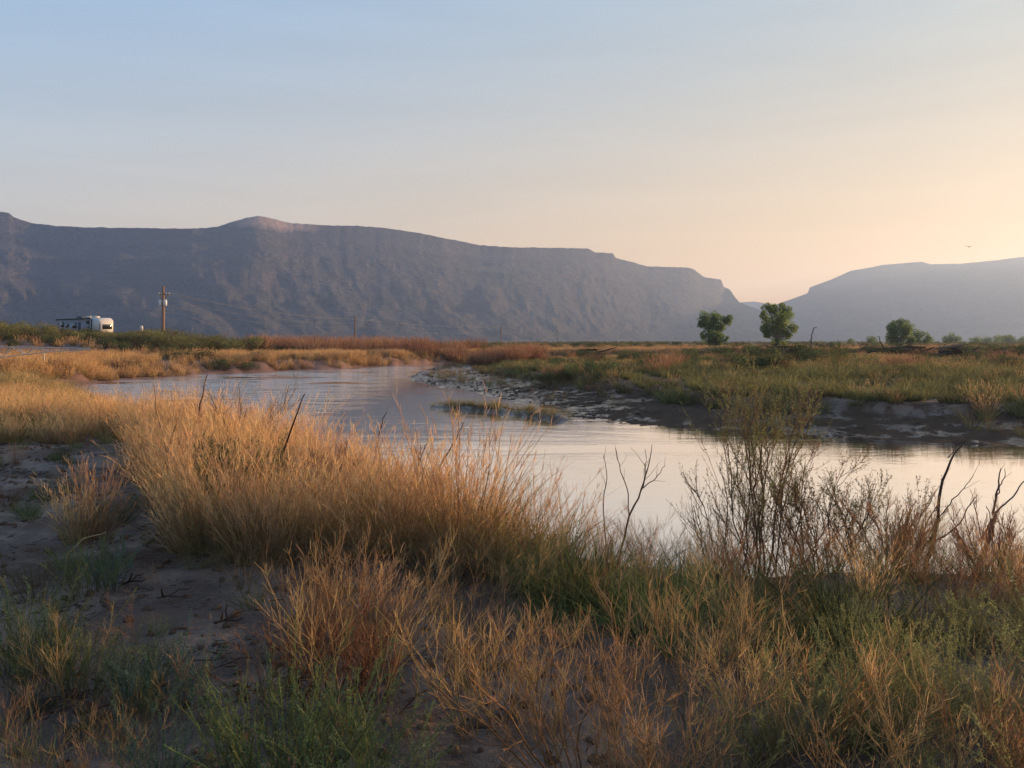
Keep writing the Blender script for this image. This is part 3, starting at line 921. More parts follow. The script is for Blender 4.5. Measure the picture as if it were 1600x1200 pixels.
p = p[dist_poly(p[:, 0], p[:, 1], SHORE_R) < mud_width(p[:, 0]) + .6]
scatter('bank_clods', 'rough clods of wet mud breaking up the right bank shelf', 'clods', protos('bank_clod', [clod() for _ in range(4)], M_BANKCLOD), p, np.exp(U(-.2, 1.35, len(p))), .3, -.02)
p = strip_pts(SHORE_R, .3, 7.5, .9, seed=33, clump=.7, cs=.4)
p = p[dist_poly(p[:, 0], p[:, 1], SHORE_R) < mud_width(p[:, 0]) + .6]
scatter('bank_flotsam', 'dark twigs of flotsam stranded on the wet mud of the right bank', 'flotsam', PT_LITTER, p, U(.9, 2.2, len(p)), .15, .0)
p = strip_pts(SHORE_R, 1.4, 7.5, 1.5, seed=31, clump=.7, cs=.3)
p = p[dist_poly(p[:, 0], p[:, 1], SHORE_R) < mud_width(p[:, 0]) + .8]
scatter('bank_dead_weeds', 'dark dead weeds matted over the mud shelf of the right bank', 'weeds', PT_DEAD + PT_OLIVE, p, U(.4, 1.0, len(p)), .4)
p = strip_pts(SHORE_L, .1, 3.2, 4, seed=32, clump=.7, cs=.25)
scatter('red_bank_weeds', 'dark dead weeds and roots hanging over the red mud of the left bank', 'weeds', PT_DEAD + PT_TANF, p, U(.5, 1.2, len(p)), .4)
q = np.array(BAR); k = rng.integers(0, 3, 150); f = U(0, 1, 150)[:, None]
p = q[k] * (1 - f) + q[k + 1] * f + rng.normal(0, .45, (150, 2))
p = p[height(p[:, 0], p[:, 1]) > .02]
scatter('mud_bar_grass', 'low dead grass matted over the dark mud bar', 'grass', PT_OLIVE, p, U(.3, .6, len(p)), .3)

# low scrub out on the valley floor
n = 4200
yy = 95 * np.exp(U(0, 1, n) * 2.7); uu = U(-150, 1800, n)
p = np.column_stack([(uu - 800) / F * yy, yy])
dl_ = np.minimum(dist_poly(p[:, 0], p[:, 1], SHORE_L), dist_poly(p[:, 0], p[:, 1], SHORE_R))
p = p[(dl_ > 14) & ~in_river(p[:, 0], p[:, 1])]
scatter('valley_scrub', 'low dark scrub spreading over the valley floor to the mesas', 'scrub', PT_SHRO + PT_SHRD, p, U(.6, 1.5, len(p)), .05)

# ------------------------------------------------------------------ things
def gz(x, y): return float(height(np.array([x]), np.array([y]))[0])


def place(name, me, px, Y, sc, label, cat, group=None, rz=None, dz=-.02, szf=1.0):
    x, y = at(px, Y)
    o = obj(name, me, loc=(x, y, gz(x, y) + dz))
    o.rotation_euler = (rng.normal(0, .04), rng.normal(0, .04), rng.uniform(0, 6.28) if rz is None else rz)
    o.scale = (sc, sc, sc * szf)
    return tag(o, label, cat, group)


M_WHITE = plain('trailer_shell', (0.52, 0.49, 0.45), 0.35)
M_SIDE_SHADE = plain('side_shade_sheet', (0.24, 0.245, 0.26), 0.5)  # blue-grey of the trailer's unlit side, its shade put into the colour
M_DARKTRIM = plain('dark_trim', (0.022, 0.023, 0.027), 0.45)
M_GLASS = plain('dark_glass', (0.012, 0.014, 0.018), 0.06, 0, 0.8, 0.02)
M_RUBBER = plain('tyre_rubber', (0.02, 0.02, 0.02), 0.8)
M_POLE = plain('weathered_pole_wood', (0.20, 0.125, 0.085), 0.85, scale=9)
M_STEEL = plain('galvanised_steel', (0.42, 0.40, 0.34), 0.6, 0.1)
M_CAN = plain('transformer_paint', (0.55, 0.56, 0.56), 0.4)
M_WIRE = plain('bare_wire', (0.16, 0.155, 0.15), 0.4, 0.6)
M_YELLOW = plain('faded_yellow_paint', (0.75, 0.55, 0.22), 0.5)
M_BIRD = plain('bird_feathers', (0.03, 0.028, 0.026), 0.8)
M_TRUNK = plain('bark', (0.16, 0.12, 0.09), 0.9, scale=4)

# travel trailer on the left terrace
rv_x, rv_y = at(136, 114)
rv = empty('travel_trailer', (rv_x, rv_y, gz(rv_x, rv_y) + .02), R(-31))
tag(rv, 'white travel trailer with a rounded front cap parked behind the shrubs', 'trailer')
b = PB()
secs = [(-5.0, 1.20, .75, 3.32), (-4.9, 1.25, .70, 3.40), (3.5, 1.25, .70, 3.40)]


def loft(b, secs, col):
    V = []
    for x, w, z0, z1 in secs:
        c = min(.18, (z1 - z0) * .2)
        V.append([(x, -w, z0), (x, w, z0), (x, w, z1 - c), (x, w - c, z1), (x, -w + c, z1), (x, -w, z1 - c)])
    V = np.array(V); n = len(secs)
    i = np.arange(n * 6).reshape(n, 6)
    q = np.stack([i[:-1], np.roll(i, -1, 1)[:-1], np.roll(i, -1, 1)[1:], i[1:]], -1).reshape(-1, 4)
    e = [[i[0, 0], i[0, 5], i[0, 2], i[0, 1]], [i[0, 5], i[0, 4], i[0, 3], i[0, 2]], [i[-1, 0], i[-1, 1], i[-1, 2], i[-1, 5]], [i[-1, 5], i[-1, 2], i[-1, 3], i[-1, 4]]]
    b.put(V, np.vstack([q, e]), np.array(col, float))


loft(b, secs, (1, 1, 1)); b.build('body', M_WHITE, rv)
b = PB(); loft(b, [(3.503, 1.262, .69, 3.41), (4.2, 1.25, .72, 3.36), (4.65, 1.16, .84, 3.16), (4.92, .98, 1.05, 2.8), (5.05, .70, 1.3, 2.45)], (1, 1, 1))
b.build('front_cap', M_WHITE, rv)
b = PB(); loft(b, [(4.40, 1.10, 1.62, 2.62), (4.86, 1.05, 1.66, 2.58), (5.075, .66, 1.74, 2.42)], (1, 1, 1)); b.build('front_window', M_GLASS, rv)
b = PB(); b.box((3.25, -1.262, 2.02), (.34, .02, 2.3)); b.build('dark_side_stripe', M_DARKTRIM, rv)
b = PB(); b.box((-.9, -1.256, 1.95), (7.6, .02, 2.2)); b.build('side_shade_sheet', M_SIDE_SHADE, rv)  # added sheet that paints the side's shade over the white shell
b = PB(); b.box((2.35, -1.27, 2.75), (.7, .03, .5)); b.build('side_vent', M_DARKTRIM, rv)
for wx, wz, ww, wh in ((-4.2, 2.45, .9, .7), (-2.9, 2.35, .8, .6), (-1.0, 2.3, 1.1, .8), (2.35, 1.75, .8, .7)):
    b = PB(); b.box((wx, -1.265, wz), (ww, .03, wh)); f = b.build('window', M_DARKTRIM, rv)
    b = PB(); b.box((wx, -1.285, wz), (ww - .1, .02, wh - .1)); b.build('pane', M_GLASS, f)
b = PB(); b.box((.2, -1.264, 1.75), (.75, .028, 1.95)); d = b.build('door', M_DARKTRIM, rv)
b = PB(); b.box((.46, -1.288, 1.6), (.06, .03, .16)); b.build('handle', M_STEEL, d)
b = PB(); b.bar((-5.3, -1.52, 3.22), (3.1, -1.40, 3.30), .13, k=8); aw = b.build('awning', M_DARKTRIM, rv)
for ax in (-5.1, 2.9):
    b = PB(); b.bar((ax, -1.42, 3.2), (ax, -1.30, 1.1), .035); b.build('awning_arm', M_DARKTRIM, aw)
for ax, aw_ in ((-1.6, 1.0), (.6, .75), (2.2, .9)):
    b = PB(); loft(b, [(ax - aw_ / 2, .38, 3.40, 3.60), (ax - aw_ / 2 + .15, .42, 3.40, 3.72), (ax + aw_ / 2, .38, 3.40, 3.64)], (1, 1, 1)); b.build('roof_unit', M_DARKTRIM if ax < 0 else M_STEEL, rv)
for wx in (-1.9, -1.0):
    for s_ in (-1, 1):
        b = PB(); b.tubes(np.array([[[wx, s_ * 1.0, .36], [wx, s_ * 1.1, .36], [wx, s_ * 1.24, .36]]]), np.array([[.30, .36, .33]]), np.array((1., 1, 1)), 14); w_ = b.build('wheel', M_RUBBER, rv)
        b = PB(); b.tubes(np.array([[[wx, s_ * 1.15, .36], [wx, s_ * 1.255, .36], [wx, s_ * 1.256, .36]]]), np.array([[.19, .19, .02]]), np.array((1., 1, 1)), 10); b.build('rim', M_STEEL, w_)
for jx in (-4.5, 4.0):
    for s_ in (-.9, .9):
        b = PB(); b.bar((jx, s_, 0), (jx, s_, .8), .05); b.build('jack', M_DARKTRIM, rv)

# power line
POLES = [(255, 120, 8.9), (555, 222, 9.0), (783, 345, 9.4), (871, 500, 9.2)]
plabels = ['wooden utility pole carrying two grey transformers beside the trailer', 'plain utility pole rising from the reddish willow thicket', 'thin pale utility pole left of the low green knoll, far across the flats', 'farthest tiny utility pole over the right bank shrubs']
tops = []
for (px, Y, hp), lb in zip(POLES, plabels):
    x, y = at(px, Y); z = gz(x, y)
    po = tag(empty('utility_pole', (x, y, z), R(-18)), lb, 'utility pole', 'utility poles of one power line')
    b = PB(); b.tubes(np.array([[[0, 0, -.4], [0, 0, hp * .5], [0, 0, hp]]]), np.array([[.27, .23, .18]]), np.array((1., 1, 1)), 10); b.build('pole', M_POLE, po)
    b = PB(); b.box((0, .20, hp - 1.25), (2.1, .10, .13)); ca_ = b.build('crossarm', M_POLE, po)
    for ix_ in (-.95, -.4, .4, .95):
        b = PB(); b.tubes(np.array([[[ix_, .2, hp - 1.18], [ix_, .2, hp - 1.05], [ix_, .2, hp - .98]]]), np.array([[.05, .07, .02]]), np.array((1., 1, 1)), 8); b.build('insulator', M_CAN, ca_)
    if px == 255:
        for tx in (-.42, .42):
            b = PB(); b.tubes(np.array([[[tx, -.05, hp - 3.05], [tx, -.05, hp - 3.0], [tx, -.05, hp - 2.15], [tx, -.05, hp - 2.08]]]), np.array([[.20, .27, .27, .15]]), np.array((1., 1, 1)), 12); b.build('transformer', M_CAN, po)
        for s_ in (-1, 1):
            b = PB(); b.bar((.3 * s_, .0, hp - 2.0), (.7 * s_, .2, hp - 1.32), .04); b.build('brace', M_POLE, po)
    c, s_ = math.cos(R(-18)), math.sin(R(-18))
    tops.append([(x + c * q - s_ * .2, y + s_ * q + c * .2, z + hp - zz) for q, zz in ((-.95, .98), (.95, .98), (.16, 2.0), (.16, 2.9))])
wl = ['topmost', 'second', 'third', 'lowest']
for k in range(4):
    for j in range(3):
        a, c = np.array(tops[j][k]), np.array(tops[j + 1][k])
        t_ = np.linspace(0, 1, 22)[:, None]
        P = a + (c - a) * t_; P[:, 2] -= (.9 + .25 * k) * 4 * t_[:, 0] * (1 - t_[:, 0])
        b = PB(); b.tubes(P[None], np.full((1, 22), .017), np.array((1., 1, 1)), 5)
        sp = ['between the transformer pole and the pole in the willow thicket', 'between the thicket pole and the thin pale pole', 'running out to the farthest tiny pole'][j]
        tag(b.build('power_line', M_WIRE), 'thin sagging wire ' + sp, 'power line', 'sagging wires ' + sp)

# boom of an irrigation sprinkler on the left bank
bx, by = at(142, 48); bz = 2.55
bo = tag(empty('irrigation_boom', (bx, by, bz)), 'pale steel lattice boom of an irrigation sprinkler reaching over the bank', 'irrigation boom')
rise = .30
for yy_, nm in ((-.28, 'top_chord'), (.28, 'top_chord')):
    b = PB(); b.bar((0, 0, 0), (-7, yy_, .12), .034); b.bar((-7, yy_, .12), (-24, yy_ * 2, .30), .034); b.build(nm, M_STEEL, bo)
b = PB(); b.bar((0, 0, -.05), (-2.6, 0, -.22), .034); b.bar((-2.6, 0, -.22), (-7, 0, -.72), .034); b.bar((-7, 0, -.72), (-24, 0, -1.0), .034); b.build('bottom_chord', M_STEEL, bo)
for i in range(15):
    xa = -2.6 - i * 1.45; xb = xa - .72; xc = xa - 1.45
    zb = lambda q: -.22 + .50 * (q + 2.6) / 4.4 if q > -7 else -.72 - .28 * (-q - 7) / 17
    zt = lambda q: .12 * (-q) / 7 if q > -7 else .12 + .18 * (-q - 7) / 17
    for yy_ in (-.25, .25):
        b = PB(); b.bar((xa, 0, zb(xa)), (xb, yy_, zt(xb)), .026); b.bar((xb, yy_, zt(xb)), (xc, 0, zb(xc)), .026); b.build('brace', M_STEEL, bo)
legz = gz(bx - 19, by) - bz
for yy_ in (-1.6, 1.6):
    b = PB(); b.bar((-19, 0, .1), (-19 + .3 * yy_, yy_, legz - .1), .07); b.build('leg', M_STEEL, bo)
b = PB(); b.bar((-2.9, 0, -.2), (-2.9, 0, -.75), .03); b.build('drop_pipe', M_STEEL, bo)
px_, py_ = at(46, 50)
b = PB(); b.bar((px_ - 14, py_, .62), (px_, py_ + .5, .60), .045)
for k in range(5): b.bar((px_ - 13 + 3 * k, py_ + .1, gz(px_ - 13 + 3 * k, py_) - .3), (px_ - 13 + 3 * k, py_ + .1, .6), .04)
tag(b.build('pipe_rail', M_STEEL), 'pale pipe rail just above the mud under the lattice boom', 'pipe')

# small posts and tanks
x, y = at(221, 112); b = PB(); b.tubes(np.array([[[0, 0, 0], [0, 0, 1.3], [0, 0, 1.5], [0, 0, 2.2], [0, 0, 2.3]]]), np.array([[.07, .07, .22, .22, .14]]), np.array((1., 1, 1)), 10)
o = b.build('meter_post', M_WHITE); o.location = (x, y, gz(x, y)); tag(o, 'small white meter box on a post between trailer and transformer pole', 'post')
x, y = at(1473, 150); b = PB(); b.tubes(np.array([[[0, 0, -.1], [0, 0, 1.1], [0, 0, 1.2]]]), np.array([[.16, .16, .05]]), np.array((1., 1, 1)), 8)
o = b.build('marker_post', M_YELLOW); o.location = (x, y, gz(x, y)); tag(o, 'short pale yellow marker post on the flat left of the hazy treeline', 'post')

# bird
b = PB(); b.tubes(np.array([[[-.28, 0, 0], [-.1, 0, .03], [.1, 0, .03], [.26, 0, .05]]]), np.array([[.02, .07, .07, .02]]), np.array((1., 1, 1)), 8)
o = b.build('bird', M_BIRD); o.location = (*at(1514, 120), CZ + (HY - 386) / F * 120); o.rotation_euler = (0, 0, R(40)); tag(o, 'tiny dark bird flying above the right mesa', 'bird')
for s_ in (-1, 1):
    v_ = np.array([[.12, s_ * .05, .04], [-.1, s_ * .05, .04], [-.22, s_ * .55, .22], [-.02, s_ * .5, .24], [.1, s_ * .05, .05], [-.1, s_ * .05, .05], [-.22, s_ * .55, .23], [-.02, s_ * .5, .25]])
    b = PB(); b.put(v_, np.array([[0, 1, 2, 3], [7, 6, 5, 4], [0, 3, 7, 4], [1, 5, 6, 2], [2, 6, 7, 3], [0, 4, 5, 1]]), np.array((1., 1, 1))); b.build('wing', M_BIRD, o)


# trees: trunk, limbs and a crown of separate leaf clumps
def tree(px, base, Y, lobes, label, leaf, name='cottonwood_tree', group=None, per=900, trunk=.28, cat='tree'):
    x, y = at(px, Y); z = gz(x, y); k = Y / F
    to = tag(empty(name, (x, y, z)), label, cat, group)
    C = np.array([((lx - px) * k, rng.normal(0, .45) * lr * k * 1.6, max((base - ly) * k, .25)) for lx, ly, lr in lobes]); Rr = np.array([lr * k for _, _, lr in lobes]) * 1.24
    top = C[:, 2].max()
    b = PB()
    tp = np.array([[[0, 0, -.2], [.03 * top, 0, top * .15], [-.02 * top, .05, top * .36]]])
    b.tubes(tp, np.array([[trunk, trunk * .75, trunk * .5]]), np.array((1., 1, 1)), 8); b.build('trunk', M_TRUNK, to, True)
    b = PB()
    for c in C:
        s0 = np.array([0, 0, min(top * rng.uniform(.08, .34), c[2] * .5)])
        m = (s0 + c) / 2 + np.array([0, 0, .12 * top * (c[2] > .4 * top)]) * .4 + rng.normal(0, .04 * top, 3) * .4
        b.tubes(np.array([[s0, m, c]]), np.array([[trunk * .4, trunk * .26, trunk * .1]]), np.array((1., 1, 1)), 5)
    b.build('limbs', M_TRUNK, to)
    b = PB()
    for c, r in zip(C, Rr):
        sub = rng.normal(size=(6, 3)); sub /= np.linalg.norm(sub, axis=1, keepdims=True)
        sub = c + sub * r * rng.uniform(.35, .8, (6, 1)); sr = r * rng.uniform(.42, .72, 6)
        n = per; q = rng.integers(0, 6, n)
        d = rng.normal(size=(n, 3)); d /= np.linalg.norm(d, axis=1, keepdims=True)
        p = sub[q] + d * (sr[q] * rng.uniform(.3, 1.05, n) ** .5)[:, None]
        p = p[p[:, 2] > .1]
        L = r * .20
        b.leaves(p, rng.normal(0, 1, p.shape) + np.array([0, 0, -.2]), rng.uniform(.8, 1.3, len(p)) * L, rng.uniform(.7, 1.1, len(p)) * L * .8, rgb(leaf, len(p), .2, .05))
    b.build('crown', M_TREE, to)
    return to


GRN, GRN2 = (.19, .26, .075), (.15, .205, .075)
tree(1116, 545, 160, [(1104, 497, 9), (1117, 494, 9), (1131, 497, 8), (1099, 508, 8), (1112, 510, 10), (1127, 509, 9), (1135, 503, 6), (1105, 522, 9), (1120, 523, 9), (1110, 534, 8), (1124, 534, 7), (1135, 530, 4), (1100, 526, 5)], 'fan-shaped green cottonwood under the end of the left mesa', GRN2)
tree(1218, 550, 140, [(1198, 483, 7), (1210, 482, 8), (1223, 482, 8), (1232, 483, 5), (1200, 494, 8), (1215, 496, 11), (1230, 494, 8), (1195, 512, 7), (1210, 510, 10), (1225, 512, 10), (1238, 512, 7), (1203, 522, 8), (1220, 524, 10), (1233, 522, 6), (1215, 535, 7), (1226, 538, 6)], 'tallest bright green cottonwood standing in the valley gap', GRN)
tree(1407, 549, 170, [(1396, 513, 9), (1408, 511, 7), (1420, 513, 7), (1390, 522, 7), (1402, 524, 10), (1417, 524, 9), (1394, 534, 9), (1408, 536, 10), (1422, 536, 8)], 'dark rounded tree right of the two cottonwoods', GRN2, 'round_tree')
tree(1437, 548, 215, [(1437, 528, 8), (1430, 534, 9), (1444, 534, 8), (1451, 540, 5), (1436, 541, 9)], 'paler hazy tree half hidden behind the dark rounded tree', GRN2, 'round_tree', per=500)
tree(1487, 548, 330, [(1478, 538, 5), (1487, 536, 7), (1497, 539, 6), (1484, 542, 6), (1493, 543, 6)], 'low hazy tree directly behind the yellow marker post', GRN2, 'round_tree', per=420)
tree(1363, 547, 260, [(1360, 536, 6), (1368, 537, 5), (1354, 541, 4), (1364, 542, 5)], 'small hazy bushy tree left of the dark rounded tree', GRN2, 'round_tree', per=420)
tree(755, 541, 112, [(755, 520, 5), (750, 526, 5), (760, 527, 5), (753, 533, 6), (758, 536, 5)], 'small olive sapling above the willow thicket near the river bend', (.10, .105, .045), 'sapling', per=300, trunk=.08)
for k, (px, w, hh, Y) in enumerate([(1520, 15, 7, 420), (1546, 16, 9, 440), (1566, 15, 10, 470), (1585, 17, 9, 420), (1606, 16, 8, 430), (1330, 9, 7, 420), (1455, 8, 7, 500)]):
    lb = [(px + w * rng.uniform(-.8, .8), 546 - hh * rng.uniform(.35, .95), w * rng.uniform(.28, .42)) for _ in range(6)]
    tree(px, 547, Y, lb, 'hazy low tree in the distant treeline under the right mesa', GRN2, 'distant_tree', 'distant treeline trees', per=260, trunk=.2)

# shrubs of the far banks: individuals sharing a few meshes
def shrubs(name, meshes, spots, label, group, dz=-.1):
    for px, Y, sc in spots:
        x, y = at(px, Y)
        if in_river(np.array([x]), np.array([y]))[0]: continue
        place(name, meshes[rng.integers(0, len(meshes))], px, Y, sc, label, 'shrub', group, dz=dz * sc)


def by_place(name, meshes, spots, what, cuts, dz=-.1):
    for lo, hi, where in cuts:
        shrubs(name, meshes, [q for q in spots if lo <= q[0] < hi], what + ' ' + where, what + 's ' + where, dz)


LP = [(-90, 88, 'at the left edge, left of the trailer'), (88, 182, 'directly in front of the trailer'), (182, 258, 'between trailer and transformer pole'), (258, 460, 'right of the transformer pole')]
sp = [(px + rng.uniform(-9, 9), rng.uniform(84, 108), rng.uniform(1.5, 2.5)) for px in np.linspace(-40, 400, 60)]
sp = [(a_, b_, c_ * (.62 if 80 < a_ < 190 else 1)) for a_, b_, c_ in sp]
by_place('olive_shrub', PT_SHRO, sp, 'olive green shrub', LP)
sp = [(px + rng.uniform(-12, 12), rng.uniform(72, 96), rng.uniform(.8, 1.5)) for px in np.linspace(-30, 420, 30)]
by_place('green_shrub', PT_SHRD, sp, 'dark green shrub above the red mud bank', LP)
sp = [(px + rng.uniform(-8, 8), rng.uniform(100, 126), rng.uniform(1.7, 2.5)) for px in np.linspace(395, 745, 70)]
by_place('willow_shrub', PT_WILL, sp, 'reddish bare willow', [(300, 470, 'at the left end of the far thicket'), (470, 556, 'just left of the pole in the thicket'), (556, 650, 'just right of the pole in the thicket'), (650, 800, 'at the right end of the far thicket')])
sp = [(px + rng.uniform(-8, 8), rng.uniform(78, 92), rng.uniform(1.3, 1.9)) for px in np.linspace(740, 840, 18)]
by_place('willow_shrub', PT_WILL, sp, 'russet willow', [(700, 785, 'under the olive sapling'), (785, 900, 'left of the grey skyline brush pile')])
RP = [(840, 1060, 'behind the mud bar, left of the cottonwoods'), (1060, 1170, 'below the fan-shaped cottonwood'), (1170, 1290, 'below the tallest cottonwood'), (1290, 1400, 'between the tallest cottonwood and the dark rounded tree'), (1400, 1480, 'below the dark rounded tree and yellow post'), (1480, 1700, 'near the right edge under the hazy treeline')]
sp = [(rng.uniform(860, 1640), Y, rng.uniform(.7, 1.5)) for Y in np.exp(rng.uniform(math.log(44), math.log(120), 76))]
by_place('green_shrub', PT_SHRD, sp, 'dark green right bank shrub', RP)
sp = [(rng.uniform(850, 1640), Y, rng.uniform(.6, 1.2)) for Y in np.exp(rng.uniform(math.log(45), math.log(110), 40))]
by_place('willow_shrub', PT_WILL, sp, 'brown twiggy right bank shrub', RP)
sp = [(px, Y, s_) for px, Y, s_ in ((210, 66, .9), (225, 67, .8), (272, 64, .7), (545, 92, 1.0), (640, 101, 1.3), (655, 103, 1.2))]
shrubs('overhanging_bush', PT_SHRD, sp, 'dark bush hanging over the water at the foot of the left bank', 'dark bushes at the water of the left bank', -.5)

# driftwood brush piles
for px, Y, w, hh, lb in ((925, 96, 2.6, 1.0, 'grey brush pile on the skyline right of the russet willows'), (1150, 118, 2.8, .9, 'low brush pile between the two cottonwoods'), (1228, 78, 3.2, 1.0, 'dark brush pile below the tallest cottonwood'), (1358, 100, 2.2, .9, 'brush pile with pale logs left of the dark rounded tree'), (1415, 76, 2.8, .9, 'dark brush pile below the dark rounded tree'), (1492, 66, 2.3, .9, 'largest dark brush pile with a gap beneath, below the yellow post'), (1572, 64, 1.6, .6, 'low brush pile near the right edge of the right bank')):
    x, y = at(px, Y); z = gz(x, y)
    hh *= 1.7; w *= 1.15
    bp = tag(empty('brush_pile', (x, y, z)), lb, 'brush pile')
    for k in range(9):
        a = rng.uniform(-.5, .5) + (math.pi if k % 2 else 0); L = rng.uniform(.5, 1.0) * w; c = np.array([rng.normal(0, w * .3), rng.normal(0, w * .25), rng.uniform(.15, hh * .75)])
        d = np.array([math.cos(a), math.sin(a) * .8, rng.uniform(-.12, .3)]) * L * .5
        P = np.array([[c - d, c + rng.normal(0, .06, 3), c + d * .7, c + d * 1.05 + rng.normal(0, .08, 3)]]); P[..., 2] = np.maximum(P[..., 2], .05)
        b = PB(); b.tubes(P, np.array([[.11, .10, .07, .03]]) * rng.uniform(.6, 1.3), np.array((.10, .075, .06)) * rng.uniform(.5, 1.8), 6); b.build('log', M_WOOD, bp)
    n = 240; c = rng.normal(0, 1, (n, 3)) * np.array([w * .42, w * .3, .0]); c[:, 2] = np.abs(rng.normal(0, .45, n)) * hh * np.exp(-(c[:, 0] / w) ** 2 * 2)
    a = rng.uniform(0, 6.28, n); d = np.stack([np.cos(a), np.sin(a), rng.normal(.1, .4, n)], -1) * rng.uniform(.25, .75, n)[:, None]
    b = PB(); b.tubes(np.stack([c - d * .5, c + rng.normal(0, .04, (n, 3)), c + d * .5], 1), taper(n, 3, .03, .012), rgb((.055, .042, .034), n, .35), 3)
    o = b.build('twigs', M_WOOD, bp); o['kind'] = 'stuff'


# dead stems and snags, each a few bent tubes standing on the ground
def spline(P, n=14):
    P = np.array(P, float); m = len(P)
    t_ = np.linspace(0, m - 1, n); i = np.minimum(t_.astype(int), m - 2); f = (t_ - i)[:, None]
    p0, p1, p2, p3 = P[np.maximum(i - 1, 0)], P[i], P[i + 1], P[np.minimum(i + 2, m - 1)]
    return .5 * (2 * p1 + (p2 - p0) * f + (2 * p0 - 5 * p1 + 4 * p2 - p3) * f ** 2 + (3 * p1 - p0 - 3 * p2 + p3) * f ** 3)


def snag(name, label, Y, lines, col=(.075, .05, .038), cat='dead branch', twigs=0, tip=None):
    k = Y / F
    x0, y0 = at(lines[0][0][0], Y); z0 = gz(x0, y0)
    root = tag(empty(name, (x0, y0, z0)), label, cat)
    dep = {}
    for li, ln in enumerate(lines):
        P = []
        g = rng.normal(0, .35)
        start = None
        for j, q in enumerate(ln):
            px, py = q[0], q[1]; r_ = q[2] if len(q) > 2 else max(1.0, 2.2 - .4 * j)
            off = g * (.5 * j * 16 * k)
            P.append(((px - 800) * k - x0, off if li else .3 * off, CZ - (py - HY) * k - z0, r_ * k * (.42 if Y < 7.5 else .55)))
        if li == 0:
            P[0] = (P[0][0], P[0][1], -.06, P[0][3] * 1.15)
            main = np.array(P)
        else:
            q = np.array(P[0]); i = np.argmin(np.abs(main[:, 2] - q[2]) + np.abs(main[:, 0] - q[0]))
            P = [(p[0], p[1] + main[i, 1], p[2], p[3]) for p in P]
        Sx = spline(P, 16)
        Sx[1:, :3] += np.cumsum(rng.normal(0, .006, (15, 3)), 0) * (k / .006)
        b = PB(); b.tubes(Sx[None, :, :3], np.maximum(Sx[None, :, 3], .0012), np.array(col) * rng.uniform(.8, 1.2), 6)
        if twigs:
            Q = offshoots(Sx[None, 4:, :3], twigs, .1, 1, (.10, .30), (.35, .8), 4, .1)
            b.tubes(Q, taper(len(Q), 4, .0024, .001), np.array(tip or col), 3)
        b.build('stem' if li == 0 else 'branch', M_WOOD, root)
    return root


snag('dark_stem', 'tall dark leaning stem in the left half of the dry grass', 7.6, [[(428, 820, 4), (432, 770, 4), (440, 715, 3.2), (455, 665, 2.6), (471, 612, 1.4)]], twigs=4)
snag('dark_stem', 'slim dark stem leaning over the bend left of the shrub with pale forks', 10, [[(290, 750, 3), (299, 690, 2.8), (307, 645, 2.4), (318, 586, 1.2)]], (.11, .06, .045), twigs=3)
snag('forked_stalk', 'pale forked stalk at the left end of the dry grass belt', 8.2, [[(280, 795, 3.4), (272, 750, 3.2), (258, 690, 2.6), (248, 630, 2), (243, 596, 1)], [(262, 706, 2), (272, 682, 1.6), (281, 652, 1)], [(269, 738, 2), (286, 712, 1.4)], [(266, 722, 2), (240, 700, 1.6), (215, 680, 1)]], (.34, .22, .11), twigs=4)
snag('dark_stem', 'dark stem leaning right out of the middle of the dry grass', 8.4, [[(664, 800, 3), (680, 745, 2.8), (700, 705, 2.2), (721, 668, 1.2)]], twigs=2)
snag('dark_stem', 'short dark stem just left of the one leaning right in mid grass', 8.4, [[(643, 800, 2.6), (648, 730, 2.2), (660, 688, 1.2)]], twigs=2)
snag('dark_stem', 'thin leaning stem left of the leaning pair, over the water', 9, [[(578, 780, 2.4), (590, 690, 2), (604, 640, 1.2)]], twigs=2)
snag('bare_branch', 'bare forked branch against the pale water right of the orange grass', 6.9, [[(962, 915, 4.5), (972, 855, 4), (985, 805, 3.6), (1004, 766, 3), (1014, 735, 2.2), (1022, 698, 1)], [(983, 806, 2.4), (979, 760, 2), (969, 728, 1.6), (965, 700, 1)], [(1005, 763, 2), (1022, 742, 1.6), (1034, 728, 1)], [(998, 778, 2), (1012, 740, 1.4), (1010, 705, 1)]], (.10, .06, .042), twigs=3)
snag('bare_branch', 'thin bare wand on the water left of the forked branch', 7.4, [[(950, 900, 2.4), (949, 800, 2.2), (955, 750, 1.6), (947, 715, 1)]], (.12, .075, .05), twigs=2)
snag('snag', 'tall slender dark snag with side branches before the water at right', 6.6, [[(1438, 960, 6), (1447, 890, 6), (1460, 830, 6), (1462, 790, 5.4), (1470, 750, 4.6), (1485, 715, 3.4), (1506, 688, 1.6)], [(1463, 822, 3), (1440, 840, 2.6), (1418, 868, 1.6)], [(1458, 850, 3), (1490, 828, 2.4), (1513, 800, 2), (1532, 772, 1)], [(1466, 812, 2.4), (1490, 782, 2), (1510, 765, 1.4), (1524, 745, 1)], [(1484, 716, 2), (1499, 705, 1.5), (1517, 686, 1)], [(1462, 800, 2), (1474, 780, 1.2)]], (.055, .038, .032), twigs=2)
snag('snag', 'thick broken grey snag with forked top near the right edge', 6.8, [[(1510, 975, 9), (1522, 900, 10), (1534, 855, 9.5), (1545, 815, 7), (1551, 798, 5)], [(1549, 803, 4.4), (1553, 765, 3), (1556, 735, 1.6)], [(1550, 802, 4), (1572, 790, 3), (1592, 768, 2.4), (1612, 745, 1.4)], [(1537, 842, 3.4), (1540, 810, 2.4), (1535, 783, 1.4)], [(1553, 782, 2.6), (1567, 758, 2), (1577, 735, 1)]], (.13, .09, .075), twigs=1)
